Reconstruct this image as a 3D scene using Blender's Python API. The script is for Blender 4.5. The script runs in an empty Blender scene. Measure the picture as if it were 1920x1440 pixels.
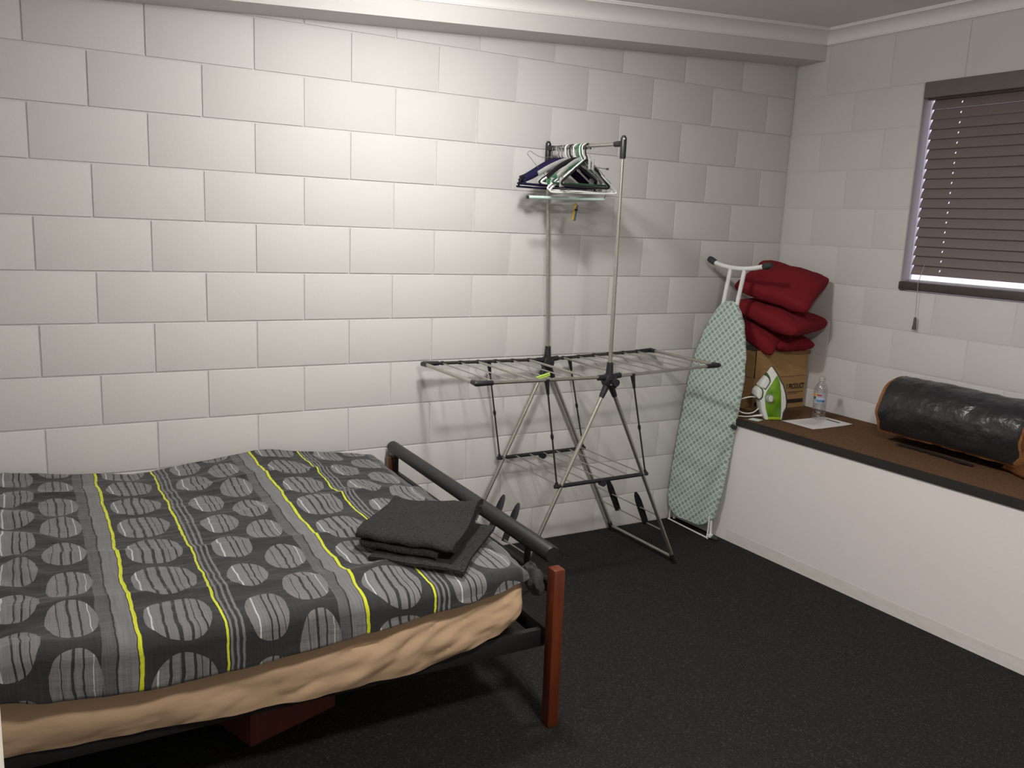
import bpy, bmesh, math, random
from mathutils import Vector, Matrix, noise

random.seed(7)
sc = bpy.context.scene
COL = sc.collection

# ------------------------------------------------------------------ camera
cam_d = bpy.data.cameras.new('camera')
cam_d.sensor_width = 36.0
cam_d.sensor_fit = 'HORIZONTAL'
cam_d.lens = 1606.99 / 1920 * 36.0
cam_d.clip_start = 0.02
cam = bpy.data.objects.new('camera', cam_d)
COL.objects.link(cam)
R = ((0.86947, -0.05375, 0.49104), (-0.49206, -0.18174, 0.85138), (0.04348, -0.98188, -0.18447))
mw = Matrix.Identity(4)
for i in range(3):
    mw[i][0] = R[i][0]
    mw[i][1] = -R[i][1]
    mw[i][2] = -R[i][2]
mw[0][3], mw[1][3], mw[2][3] = -0.04572, -3.62535, 1.63190
cam.matrix_world = mw
sc.camera = cam

# ------------------------------------------------------------------ world, lamps, exposure
wd = bpy.data.worlds.new('daylight')
sc.world = wd
wd.use_nodes = True
bg = wd.node_tree.nodes['Background']
bg.inputs[0].default_value = (0.87, 0.83, 1.0, 1)
bg.inputs[1].default_value = 1.5


def lamp(name, loc, power, col, rad, kind='POINT'):
    l = bpy.data.lights.new(name, kind)
    l.energy = power
    l.color = col
    if kind == 'POINT':
        l.shadow_soft_size = rad
    else:
        l.shape = 'DISK'
        l.size = rad * 2
    o = bpy.data.objects.new(name, l)
    o.location = loc
    COL.objects.link(o)
    return o


# each ceiling fitting: the glow of its bowl (all round) and its downward throw
lamp('ceiling_lamp', (1.36, -1.06, 2.46), 30, (1.0, 0.99, 0.955), 0.07)
lamp('ceiling_lamp_down', (1.36, -1.06, 2.44), 14, (1.0, 0.99, 0.955), 0.10, 'AREA')
lamp('entry_lamp_down', (1.15, -3.05, 2.43), 52, (1.0, 0.935, 0.885), 0.15, 'AREA')
lamp('entry_lamp', (1.15, -3.05, 2.42), 8, (1.0, 0.935, 0.885), 0.12)
sc.view_settings.view_transform = 'Standard'
sc.view_settings.look = 'None'
sc.view_settings.exposure = 0.0
sc.view_settings.gamma = 1.0
sc.view_settings.use_curve_mapping = False

# ------------------------------------------------------------------ helpers: nodes


class NT:
    def __init__(s, name):
        s.mat = bpy.data.materials.new(name)
        s.mat.use_nodes = True
        s.t = s.mat.node_tree
        s.b = s.t.nodes['Principled BSDF']

    def n(s, kind, **kw):
        nd = s.t.nodes.new(kind)
        for k, v in kw.items():
            setattr(nd, k, v)
        return nd

    def put(s, sock, v):
        if hasattr(v, 'node'):
            s.t.links.new(v, sock)
        elif isinstance(v, (tuple, list)) and len(v) == 3 and sock.type == 'RGBA':
            sock.default_value = (*v, 1)
        else:
            sock.default_value = v

    def m(s, op, a, b=0.0, c=0.0):
        nd = s.n('ShaderNodeMath', operation=op)
        s.put(nd.inputs[0], a)
        s.put(nd.inputs[1], b)
        s.put(nd.inputs[2], c)
        return nd.outputs[0]

    def mix(s, f, a, b, blend='MIX'):
        nd = s.n('ShaderNodeMix', data_type='RGBA', blend_type=blend)
        s.put(nd.inputs[0], f)
        s.put(nd.inputs[6], a)
        s.put(nd.inputs[7], b)
        return nd.outputs[2]

    def coord(s, which='Object'):
        return s.n('ShaderNodeTexCoord').outputs[which]

    def mapping(s, vec, scale=(1, 1, 1), rot=(0, 0, 0), loc=(0, 0, 0)):
        nd = s.n('ShaderNodeMapping')
        s.put(nd.inputs[0], vec)
        nd.inputs[1].default_value = loc
        nd.inputs[2].default_value = rot
        nd.inputs[3].default_value = scale
        return nd.outputs[0]

    def noise(s, vec, scale=5, detail=3, rough=0.5):
        nd = s.n('ShaderNodeTexNoise')
        s.put(nd.inputs['Vector'], vec)
        nd.inputs['Scale'].default_value = scale
        nd.inputs['Detail'].default_value = detail
        nd.inputs['Roughness'].default_value = rough
        return nd.outputs[0]

    def ramp(s, f, stops, interp='LINEAR'):
        nd = s.n('ShaderNodeValToRGB')
        s.put(nd.inputs[0], f)
        cr = nd.color_ramp
        cr.interpolation = interp
        while len(cr.elements) < len(stops):
            cr.elements.new(0.5)
        for e, (p, c) in zip(cr.elements, stops):
            e.position = p
            e.color = (*c, 1)
        return nd.outputs[0]

    def bump(s, h, strength=0.3, dist=0.01):
        nd = s.n('ShaderNodeBump')
        nd.inputs['Strength'].default_value = strength
        nd.inputs['Distance'].default_value = dist
        s.put(nd.inputs['Height'], h)
        s.t.links.new(nd.outputs[0], s.b.inputs['Normal'])

    def color(s, v):
        s.put(s.b.inputs['Base Color'], v)

    def set(s, **kw):
        for k, v in kw.items():
            s.put(s.b.inputs[k.replace('_', ' ')], v)


def simple(name, col, rough=0.5, metal=0.0, nscale=40, namt=0.08, bump=0.0, bdist=0.002, spec=0.5, stretch=(1, 1, 1)):
    t = NT(name)
    co = t.mapping(t.coord(), scale=stretch)
    nz = t.noise(co, nscale, 4, 0.6)
    lo = tuple(c * (1 - namt) for c in col)
    hi = tuple(min(1, c * (1 + namt)) for c in col)
    t.color(t.ramp(nz, [(0.3, lo), (0.7, hi)]))
    t.set(Roughness=rough, Metallic=metal)
    t.b.inputs['Specular IOR Level'].default_value = spec
    if bump:
        t.bump(nz, bump, bdist)
    return t.mat


# ------------------------------------------------------------------ helpers: mesh

def origin_of(o):
    v = Vector((0, 0, 0))
    while o:
        v += o.location
        o = o.parent
    return v


def obj(name, bm, mat, parent=None, smooth=True, local=False, mats=None):
    me = bpy.data.meshes.new(name)
    if not local:
        if parent is not None:
            bmesh.ops.translate(bm, verts=bm.verts, vec=-origin_of(parent))
        else:
            xs = [v.co for v in bm.verts]
            lo = [min(c[i] for c in xs) for i in range(3)]
            hi = [max(c[i] for c in xs) for i in range(3)]
            base = Vector(((lo[0] + hi[0]) / 2, (lo[1] + hi[1]) / 2, lo[2]))
            bmesh.ops.translate(bm, verts=bm.verts, vec=-base)
    bm.to_mesh(me)
    bm.free()
    for m_ in (mats or [mat]):
        me.materials.append(m_)
    if smooth:
        me.polygons.foreach_set('use_smooth', [True] * len(me.polygons))
        try:
            me.set_sharp_from_angle(angle=math.radians(40))
        except Exception:
            pass
    o = bpy.data.objects.new(name, me)
    COL.objects.link(o)
    if parent is not None:
        o.parent = parent
    elif not local:
        o.location = base
    return o


def tag(o, label, cat, group=None):
    o['label'] = label
    o['category'] = cat
    if group:
        o['group'] = group
    return o


def thing(name, label, cat, loc, group=None, rotz=0.0):
    o = bpy.data.objects.new(name, None)
    o.empty_display_size = 0.1
    o.location = loc
    o.rotation_euler = (0, 0, rotz)
    COL.objects.link(o)
    return tag(o, label, cat, group)


def struct(o):
    o['kind'] = 'structure'
    return o


def box(bm, lo, hi, bev=0.0, seg=2, rot=None, piv=None):
    lo, hi = Vector(lo), Vector(hi)
    t = bmesh.new()
    bmesh.ops.create_cube(t, size=1.0)
    for v in t.verts:
        v.co = Vector((lo[i] + (v.co[i] + .5) * (hi[i] - lo[i]) for i in range(3)))
    if bev:
        bmesh.ops.bevel(t, geom=t.edges[:], offset=bev, segments=seg, affect='EDGES', profile=0.5)
    if rot:
        p = Vector(piv) if piv else (lo + hi) / 2
        bmesh.ops.rotate(t, verts=t.verts, cent=p, matrix=rot)
    join(bm, t)
    return bm


def join(bm, t):
    me = bpy.data.meshes.new('tmp')
    t.to_mesh(me)
    t.free()
    bm.from_mesh(me)
    bpy.data.meshes.remove(me)


def B(*a, **k):
    return box(bmesh.new(), *a, **k)


def smooth_path(pts, n=6):
    """Catmull-Rom through the points."""
    pts = [Vector(p) for p in pts]
    out = []
    for i in range(len(pts) - 1):
        p0 = pts[max(i - 1, 0)]
        p1, p2 = pts[i], pts[i + 1]
        p3 = pts[min(i + 2, len(pts) - 1)]
        for k in range(n):
            t = k / n
            out.append(0.5 * ((2 * p1) + (p2 - p0) * t + (2 * p0 - 5 * p1 + 4 * p2 - p3) * t * t + (3 * p1 - p0 - 3 * p2 + p3) * t ** 3))
    out.append(pts[-1])
    return out


def tube(bm, pts, r, n=10, closed=False, flat=1.0, up=None):
    pts = [Vector(p) for p in pts]
    N = len(pts)
    rr = r if isinstance(r, (list, tuple)) else [r] * N
    rings = []
    prev = None
    for i, p in enumerate(pts):
        if closed:
            d = pts[(i + 1) % N] - pts[i - 1]
        else:
            d = pts[min(i + 1, N - 1)] - pts[max(i - 1, 0)]
        d.normalize()
        if prev is None:
            ref = Vector(up) if up else (Vector((0, 0, 1)) if abs(d.z) < .9 else Vector((1, 0, 0)))
            a = (ref - d * ref.dot(d)).normalized()
        else:
            a = (prev - d * prev.dot(d)).normalized()
        prev = a
        b = d.cross(a)
        rings.append([bm.verts.new(p + (a * math.cos(2 * math.pi * k / n) + b * flat * math.sin(2 * math.pi * k / n)) * rr[i]) for k in range(n)])
    last = N if closed else N - 1
    for i in range(last):
        A, Bq = rings[i], rings[(i + 1) % N]
        for k in range(n):
            bm.faces.new((A[k], A[(k + 1) % n], Bq[(k + 1) % n], Bq[k]))
    if not closed:
        bm.faces.new(rings[0][::-1])
        bm.faces.new(rings[-1])
    return bm


def T(pts, r, n=10, **k):
    return tube(bmesh.new(), pts, r, n, **k)


def lathe(bm, prof, c, n=24, caps=True):
    rings = []
    for r, z in prof:
        rings.append([bm.verts.new((c[0] + r * math.cos(2 * math.pi * k / n), c[1] + r * math.sin(2 * math.pi * k / n), c[2] + z)) for k in range(n)])
    for A, Bq in zip(rings, rings[1:]):
        for k in range(n):
            bm.faces.new((A[k], A[(k + 1) % n], Bq[(k + 1) % n], Bq[k]))
    if caps:
        bm.faces.new(rings[0][::-1])
        bm.faces.new(rings[-1])
    return bm


def grid(bm, nu, nv, f, closed_u=False, closed_v=False):
    V = [[bm.verts.new(f(i, j)) for j in range(nv)] for i in range(nu)]
    for i in range(nu if closed_u else nu - 1):
        for j in range(nv if closed_v else nv - 1):
            a, b = (i + 1) % nu, (j + 1) % nv
            bm.faces.new((V[i][j], V[a][j], V[a][b], V[i][b]))
    return V


def interp(x, tab):
    if x <= tab[0][0]:
        return tab[0][1]
    for (a, fa), (b, fb) in zip(tab, tab[1:]):
        if x <= b:
            t = (x - a) / (b - a)
            t = t * t * (3 - 2 * t) * 0.5 + t * 0.5
            return fa + (fb - fa) * t
    return tab[-1][1]


def prism(bm, poly, ax_u, ax_v, ax_w, w0, w1, org, bev=0.0):
    """polygon (u,v) extruded from w0 to w1 along ax_w."""
    t = bmesh.new()
    au, av, aw, o = Vector(ax_u), Vector(ax_v), Vector(ax_w), Vector(org)
    a = [t.verts.new(o + au * u + av * v + aw * w0) for u, v in poly]
    b = [t.verts.new(o + au * u + av * v + aw * w1) for u, v in poly]
    n = len(poly)
    t.faces.new(a[::-1])
    t.faces.new(b)
    for i in range(n):
        t.faces.new((a[i], a[(i + 1) % n], b[(i + 1) % n], b[i]))
    bmesh.ops.recalc_face_normals(t, faces=t.faces)
    if bev:
        bmesh.ops.bevel(t, geom=t.edges[:], offset=bev, segments=2, affect='EDGES', profile=0.5)
    join(bm, t)
    return bm


def fbm(x, y, z=0.0, o=3):
    s, a, f = 0.0, 1.0, 1.0
    for _ in range(o):
        s += a * noise.noise(Vector((x * f, y * f, z * f)))
        a *= 0.5
        f *= 2.0
    return s


# ------------------------------------------------------------------ materials
def wall_paint(name, col):
    t = NT(name)
    co = t.coord('Object')
    n1 = t.noise(co, 3.0, 3)
    n2 = t.noise(co, 90, 4, 0.65)
    t.color(t.mix(n1, tuple(c * .97 for c in col), col))
    t.set(Roughness=0.62)
    t.b.inputs['Specular IOR Level'].default_value = 0.3
    t.bump(n2, 0.16, 0.003)
    return t.mat


M = {}
M['paint'] = wall_paint('painted_block', (0.645, 0.628, 0.612))
M['mortar'] = wall_paint('painted_mortar', (0.62, 0.60, 0.585))
M['plaster'] = wall_paint('painted_plaster', (0.64, 0.62, 0.605))
M['ceiling'] = wall_paint('ceiling_paint', (0.80, 0.775, 0.755))
M['cornice'] = wall_paint('cornice_paint', (0.85, 0.83, 0.805))
M['panel'] = wall_paint('bench_panel_paint', (0.76, 0.73, 0.71))


def kick():
    t = NT('scuffed_kickboard_paint')
    co = t.coord('Object')
    n1 = t.noise(t.mapping(co, scale=(6, 6, 30)), 1.4, 5, 0.7)
    t.color(t.ramp(n1, [(0.40, (0.66, 0.63, 0.60)), (0.60, (0.73, 0.70, 0.68)), (0.68, (0.58, 0.55, 0.52)), (0.72, (0.72, 0.69, 0.67))]))
    t.set(Roughness=0.65)
    return t.mat


M['kick'] = kick()


def carpet():
    t = NT('charcoal_carpet')
    co = t.coord('Object')
    a = t.noise(co, 160, 2, 0.7)
    b = t.noise(co, 420, 2, 0.7)
    big = t.noise(co, 2.5, 2)
    c = t.ramp(a, [(0.30, (0.014, 0.0138, 0.0138)), (0.60, (0.030, 0.029, 0.028)), (0.72, (0.12, 0.113, 0.105))])
    c2 = t.ramp(b, [(0.35, (0.5, 0.5, 0.5)), (0.72, (1.35, 1.3, 1.25))])
    c = t.mix(1.0, c, c2, 'MULTIPLY')
    c = t.mix(t.m('MULTIPLY', big, 0.35), c, (0.03, 0.026, 0.025))
    t.color(c)
    t.set(Roughness=0.95)
    t.b.inputs['Specular IOR Level'].default_value = 0.15
    t.bump(t.m('ADD', a, b), 0.9, 0.006)
    return t.mat


M['carpet'] = carpet()


def quilt_mat():
    t = NT('striped_oval_quilt')
    uv = t.n('ShaderNodeUVMap', uv_map='UVMap').outputs[0]
    sep = t.n('ShaderNodeSeparateXYZ')
    t.put(sep.inputs[0], uv)
    wob = t.noise(uv, 22, 2, 0.5)
    wob2 = t.noise(uv, 5, 1, 0.5)
    u = t.m('ADD', sep.outputs[0], t.m('ADD', t.m('MULTIPLY', t.m('SUBTRACT', wob, .5), 0.009), t.m('MULTIPLY', t.m('SUBTRACT', wob2, .5), 0.03)))
    v = t.m('ADD', sep.outputs[1], t.m('MULTIPLY', t.m('SUBTRACT', wob2, .5), 0.05))
    PER = 0.595
    s = t.m('FRACT', t.m('ADD', t.m('DIVIDE', t.m('SUBTRACT', u, 0.155), PER), 10.0))
    D = (0.026, 0.027, 0.028)
    G = (0.085, 0.085, 0.088)
    L = (0.150, 0.149, 0.152)
    Y = (0.52, 0.56, 0.025)
    W = (0.42, 0.43, 0.44)
    K = (0.016, 0.016, 0.017)
    base = t.ramp(s, [(0, Y), (.014, D), (.344, Y), (.358, D), (.366, L), (.378, D), (.392, L), (.404, D), (.418, L), (.430, D),
                      (.868, G), (.918, D), (.928, L), (.994, D)], 'CONSTANT')
    ins = t.ramp(s, [(0, L), (.066, W), (.071, L), (.112, D), (.123, L), (.160, D), (.173, L), (.206, D), (.217, L), (.238, D), (.241, L), (.268, K), (.276, L), 
                     (.500, W), (.504, L), (.548, D), (.556, L), (.580, K), (.588, L), (.616, D), (.619, L),  
                     (.716, D), (.722, L), (.756, D), (.766, L), (.800, D), (.806, L), (.838, W), (.843, L)], 'CONSTANT')
    masks = []
    for cs, hw, ph, b in ((.178, .136, 1.39, .098), (.556, .098, 1.44, .088), (.774, .100, 1.565, .092)):
        du = t.m('DIVIDE', t.m('SUBTRACT', s, cs), hw)
        k = t.m('FRACT', t.m('ADD', t.m('DIVIDE', t.m('SUBTRACT', v, ph), 0.225), 10.5))
        dv = t.m('DIVIDE', t.m('MULTIPLY', t.m('SUBTRACT', k, .5), 0.225), b)
        q = t.m('ADD', t.m('POWER', t.m('ABSOLUTE', du), 2.1), t.m('POWER', t.m('ABSOLUTE', dv), 2.1))
        masks.append(t.m('LESS_THAN', q, 1.0))
    mk = t.m('MAXIMUM', masks[0], t.m('MAXIMUM', masks[1], masks[2]))
    c = t.mix(mk, base, ins)
    # fine woven pin lines
    fine = t.noise(t.mapping(uv, scale=(340, 6, 1)), 1.0, 2, 0.5)
    c = t.mix(1.0, c, t.ramp(fine, [(0.3, (.78, .78, .78)), (0.7, (1.2, 1.2, 1.2))]), 'MULTIPLY')
    t.color(c)
    t.set(Roughness=0.85)
    t.b.inputs['Specular IOR Level'].default_value = 0.2
    t.b.inputs['Sheen Weight'].default_value = 0.15
    h = t.noise(t.mapping(uv, scale=(7, 26, 1)), 1.0, 4, 0.55)
    t.bump(h, 0.35, 0.02)
    return t.mat


M['quilt'] = quilt_mat()


def sheet_mat():
    t = NT('beige_cotton_sheet')
    co = t.coord()
    a = t.noise(t.mapping(co, scale=(4, 4, 9), rot=(0, 0.5, 0)), 1.2, 3, 0.5)
    b = t.noise(co, 500, 2)
    t.color(t.mix(a, (0.50, 0.345, 0.215), (0.56, 0.40, 0.26)))
    t.set(Roughness=0.85)
    t.b.inputs['Specular IOR Level'].default_value = 0.2
    t.bump(t.m('ADD', a, t.m('MULTIPLY', b, .02)), 0.25, 0.03)
    return t.mat


M['sheet'] = sheet_mat()
M['towel'] = simple('charcoal_terry', (0.036, 0.035, 0.035), 0.95, 0, 190, 0.6, 1.0, 0.008, 0.15)
M['bunch'] = simple('dark_quilt_lining', (0.055, 0.056, 0.058), 0.9, 0, 260, 0.4, 0.6, 0.004, 0.15)
M['black_metal'] = simple('black_powder_coat', (0.013, 0.013, 0.014), 0.48, 0.0, 60, 0.1)
M['black_plastic'] = simple('black_plastic', (0.014, 0.014, 0.017), 0.42, 0, 80, 0.15)


def wood(name, a, b, rough=0.35):
    t = NT(name)
    co = t.mapping(t.coord(), scale=(18, 18, 1.6))
    n1 = t.noise(co, 2.2, 5, 0.6)
    t.color(t.ramp(n1, [(0.3, a), (0.65, b)]))
    t.set(Roughness=rough)
    t.bump(n1, 0.1, 0.002)
    return t.mat


M['redwood'] = wood('red_stained_timber', (0.085, 0.019, 0.0065), (0.140, 0.031, 0.010))
M['crate'] = wood('reddish_timber', (0.085, 0.020, 0.013), (0.13, 0.030, 0.017), 0.6)
M['steel'] = simple('brushed_steel', (0.50, 0.48, 0.44), 0.34, 0.9, 30, 0.1, stretch=(1, 1, 8))
M['thin_steel'] = simple('coated_wire', (0.42, 0.41, 0.39), 0.4, 0.8, 30, 0.1)
M['dark_steel'] = simple('dark_steel', (0.09, 0.088, 0.082), 0.4, 0.8, 30, 0.1)


def board_mat():
    t = NT('lattice_board_cover')
    uv = t.n('ShaderNodeUVMap', uv_map='UVMap').outputs[0]
    P = 0.0248
    r = t.mapping(uv, scale=(1 / P, 1 / P, 1), rot=(0, 0, math.radians(45)))
    sep = t.n('ShaderNodeSeparateXYZ')
    t.put(sep.inputs[0], r)
    fx = t.m('SUBTRACT', t.m('FRACT', t.m('ADD', sep.outputs[0], 50)), .5)
    fy = t.m('SUBTRACT', t.m('FRACT', t.m('ADD', sep.outputs[1], 50)), .5)
    ax, ay = t.m('ABSOLUTE', fx), t.m('ABSOLUTE', fy)
    line = t.m('GREATER_THAN', t.m('MAXIMUM', ax, ay), 0.43)
    par = t.m('FRACT', t.m('MULTIPLY', t.m('ADD', t.m('FLOOR', t.m('ADD', sep.outputs[0], 50)), .25), .5))
    par = t.m('GREATER_THAN', par, .5)
    rad = t.m('SQRT', t.m('ADD', t.m('MULTIPLY', fx, fx), t.m('MULTIPLY', fy, fy)))
    ring = t.m('LESS_THAN', t.m('ABSOLUTE', t.m('SUBTRACT', rad, 0.22)), 0.06)
    blob = t.m('LESS_THAN', t.m('ADD', ax, ay), 0.44)
    base = (0.38, 0.47, 0.42)
    dark = (0.235, 0.295, 0.262)
    mot = t.m('ADD', t.m('MULTIPLY', par, ring), t.m('MULTIPLY', t.m('SUBTRACT', 1.0, par), blob))
    c = t.mix(mot, base, dark)
    c = t.mix(line, c, (0.56, 0.67, 0.61))
    t.color(c)
    t.set(Roughness=0.85)
    t.bump(t.noise(uv, 9, 3), 0.25, 0.02)
    return t.mat


M['board'] = board_mat()
M['white_metal'] = simple('white_enamel', (0.74, 0.74, 0.73), 0.35, 0, 40, 0.03)
M['rubber'] = simple('dark_rubber', (0.03, 0.032, 0.036), 0.6)
M['red'] = simple('red_cotton', (0.165, 0.0115, 0.0175), 0.9, 0, 300, 0.16, 0.3, 0.002, 0.15)
M['cardboard'] = simple('cardboard', (0.36, 0.218, 0.095), 0.85, 0, 18, 0.1, 0.15, 0.003, 0.2, (1, 1, 6))
M['cardboard_dark'] = simple('cardboard_inside', (0.12, 0.07, 0.032), 0.9, 0, 18, 0.1)
M['ink'] = simple('dark_print', (0.022, 0.014, 0.010), 0.8)
M['brown_carpet'] = simple('brown_bench_carpet', (0.125, 0.069, 0.038), 0.95, 0, 130, 0.3, 0.7, 0.005, 0.1)
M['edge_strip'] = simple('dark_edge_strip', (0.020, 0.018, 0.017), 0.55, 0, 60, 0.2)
M['iron_white'] = simple('iron_white_plastic', (0.72, 0.73, 0.70), 0.3, 0, 20, 0.02)


def green_tank():
    t = NT('green_water_tank')
    n1 = t.noise(t.coord(), 16, 2)
    t.color(t.ramp(n1, [(0.35, (0.075, 0.20, 0.012)), (0.65, (0.17, 0.36, 0.018))]))
    t.set(Roughness=0.18)
    t.b.inputs['Coat Weight'].default_value = 0.4
    return t.mat


M['green_tank'] = green_tank()
M['lime'] = simple('lime_plastic', (0.30, 0.48, 0.02), 0.35)
M['dark_green'] = simple('dark_green_trim', (0.035, 0.085, 0.028), 0.4)
M['dial'] = simple('grey_dial', (0.30, 0.33, 0.29), 0.4)
M['paper'] = simple('white_paper', (0.70, 0.675, 0.68), 0.8, 0, 30, 0.02)
M['grey_ink'] = simple('faint_grey_print', (0.50, 0.485, 0.49), 0.8)
M['bin_liner'] = NT('black_plastic_sheet').mat


def liner():
    t = NT('glossy_black_sheet')
    co = t.coord()
    n1 = t.noise(co, 9, 4, 0.55)
    t.color((0.016, 0.016, 0.018))
    t.set(Roughness=t.m('ADD', t.m('MULTIPLY', n1, .3), .18))
    t.b.inputs['Specular IOR Level'].default_value = 0.6
    t.bump(n1, 0.55, 0.03)
    return t.mat


bpy.data.materials.remove(M['bin_liner'])
M['bin_liner'] = liner()
M['matting'] = simple('orange_brown_matting', (0.225, 0.098, 0.042), 0.92, 0, 60, 0.25, 0.6, 0.006, 0.1)
M['blind'] = simple('taupe_blind', (0.180, 0.146, 0.138), 0.5, 0, 14, 0.06, stretch=(1, 8, 30))
M['valance'] = simple('taupe_valance', (0.150, 0.130, 0.113), 0.5, 0, 14, 0.06)
M['sill'] = simple('brown_sill', (0.060, 0.048, 0.042), 0.5, 0, 20, 0.15)
M['alu'] = simple('window_aluminium', (0.55, 0.54, 0.58), 0.45, 0.2)
M['cord'] = simple('blind_cord', (0.42, 0.38, 0.35), 0.8)
M['tassel'] = simple('brown_tassel', (0.09, 0.07, 0.06), 0.5)
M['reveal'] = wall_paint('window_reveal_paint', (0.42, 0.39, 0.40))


def glass(name, tint=(1, 1, 1), gl=0.12, rough=0.02):
    t = NT(name)
    tr = t.n('ShaderNodeBsdfTransparent')
    tr.inputs[0].default_value = (*tint, 1)
    g = t.n('ShaderNodeBsdfGlossy')
    g.inputs['Roughness'].default_value = rough
    fr = t.n('ShaderNodeLayerWeight')
    fr.inputs[0].default_value = 0.35
    mx = t.n('ShaderNodeMixShader')
    t.put(mx.inputs[0], t.m('ADD', t.m('MULTIPLY', fr.outputs['Facing'], 0.45), gl * 0.4))
    t.t.links.new(tr.outputs[0], mx.inputs[1])
    t.t.links.new(g.outputs[0], mx.inputs[2])
    t.t.links.new(mx.outputs[0], t.t.nodes['Material Output'].inputs[0])
    return t.mat


M['glass'] = glass('window_glass')
M['pet'] = glass('clear_bottle_plastic', (0.93, 0.94, 0.95), 0.25, 0.08)
M['clear_cap'] = simple('clear_cap', (0.42, 0.42, 0.38), 0.35)


def label_mat():
    t = NT('printed_bottle_label')
    uv = t.n('ShaderNodeUVMap', uv_map='UVMap').outputs[0]
    sep = t.n('ShaderNodeSeparateXYZ')
    t.put(sep.inputs[0], uv)
    x, y = sep.outputs[0], sep.outputs[1]

    def rect(x0, x1, y0, y1):
        a = t.m('MULTIPLY', t.m('GREATER_THAN', x, x0), t.m('LESS_THAN', x, x1))
        b = t.m('MULTIPLY', t.m('GREATER_THAN', y, y0), t.m('LESS_THAN', y, y1))
        return t.m('MULTIPLY', a, b)

    c = t.mix(t.m('MULTIPLY', t.noise(uv, 6, 2), 0.5), (0.42, 0.42, 0.44), (0.30, 0.34, 0.42))
    for r_, col in ((rect(.10, .32, .62, .95), (0.62, 0.42, 0.06)), (rect(.10, .30, .36, .62), (0.05, 0.13, 0.07)),
                    (rect(.36, .66, .70, .86), (0.42, 0.04, 0.05)), (rect(.32, .95, .38, .54), (0.45, 0.55, 0.70)),
                    (rect(.34, .90, .10, .34), (0.10, 0.24, 0.45)), (rect(.70, .86, .14, .26), (0.04, 0.08, 0.2))):
        c = t.mix(r_, c, col)
    t.color(c)
    t.set(Roughness=0.35)
    return t.mat


M['label'] = label_mat()
M['h_white'] = simple('white_hanger_plastic', (0.74, 0.76, 0.74), 0.32, 0, 40, 0.03)
M['h_mint'] = simple('mint_hanger_plastic', (0.60, 0.76, 0.71), 0.32, 0, 40, 0.03)
M['h_black'] = simple('black_hanger_plastic', (0.012, 0.012, 0.014), 0.35, 0, 40, 0.1)
M['h_green'] = simple('green_hanger_plastic', (0.012, 0.17, 0.055), 0.32, 0, 40, 0.1)
M['h_dkgreen'] = simple('dark_green_hanger_plastic', (0.018, 0.075, 0.04), 0.32, 0, 40, 0.1)
M['h_navy'] = simple('navy_velvet', (0.018, 0.015, 0.052), 0.9, 0, 200, 0.3, 0.3, 0.002, 0.1)
M['h_clear'] = simple('smoky_clear_plastic', (0.36, 0.36, 0.35), 0.2, 0, 40, 0.05)
M['chrome'] = simple('chrome_wire', (0.55, 0.55, 0.55), 0.2, 1.0)
M['peg_yellow'] = simple('yellow_peg_plastic', (0.45, 0.28, 0.025), 0.4)
M['peg_blue'] = simple('blue_peg_plastic', (0.03, 0.10, 0.20), 0.4)
M['peg_lime'] = simple('lime_peg_plastic', (0.42, 0.60, 0.10), 0.4)
M['door'] = wall_paint('cream_door_paint', (0.62, 0.60, 0.52))

# ------------------------------------------------------------------ room
XC = 3.806          # right wall
B0 = 2.1825         # height of the first full bed joint
NB = 0.0045          # how far block faces stand proud of the joints
Z_WIN0, Z_WIN1 = B0 - 0.8, B0 + 0.2
Y_WIN0, Y_WIN1 = -0.815, -2.22


def ceil_z(x):
    return 2.713 + 0.060 * (x - 3.72)


def soffit_z(x):
    return 2.566 + 0.057 * (x - 3.80)


struct(obj('floor', B((-0.95, -4.75, -0.06), (4.05, 0.12, 0.0)), M['carpet'], smooth=False))

bm = bmesh.new()
x0, x1 = -0.95, 4.05
vs = [bm.verts.new(p) for p in ((x0, -4.75, ceil_z(x0)), (x1, -4.75, ceil_z(x1)), (x1, 0.12, ceil_z(x1)), (x0, 0.12, ceil_z(x0)))]
vt = [bm.verts.new(v.co + Vector((0, 0, .06))) for v in vs]
bm.faces.new(vs)
bm.faces.new(vt[::-1])
for i in range(4):
    bm.faces.new((vs[i], vt[i], vt[(i + 1) % 4], vs[(i + 1) % 4]))
bmesh.ops.recalc_face_normals(bm, faces=bm.faces)
struct(obj('ceiling', bm, M['ceiling'], smooth=False))

wall_back = struct(obj('wall_back', B((-0.95, NB, 0.0), (3.99, 0.12, 2.76)), M['mortar'], smooth=False))
wall_left = struct(obj('wall_left', B((-0.97, -4.75, 0.0), (-0.85, NB - .001, 2.76)), M['plaster'], smooth=False))
wall_front = struct(obj('wall_front', B((-0.849, -4.75, 0.0), (4.0, -4.63, 2.74)), M['plaster'], smooth=False))
bm = bmesh.new()
XW0, XWM, XW1 = XC + 0.0024, XC + 0.062, XC + 0.19
for xa, xb, g in ((XW0, XWM, 0.0), (XWM, XW1, 0.16)):     # opening widened out of view, shaped so sky shows past the slat ends
    box(bm, (xa, -4.63, 0), (xb, Y_WIN1 - g, 2.76))
    box(bm, (xa, Y_WIN0 + g, 0), (xb, NB, 2.76))
    box(bm, (xa, Y_WIN1 - g, 0), (xb, Y_WIN0 + g, Z_WIN0))
    box(bm, (xa, Y_WIN1 - g, Z_WIN1), (xb, Y_WIN0 + g, 2.76))
wall_right = struct(obj('wall_right', bm, M['mortar'], smooth=False))

# blocks: 390 x 190 faces on a 400 x 200 grid, each one an object
BLK = {}


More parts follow.
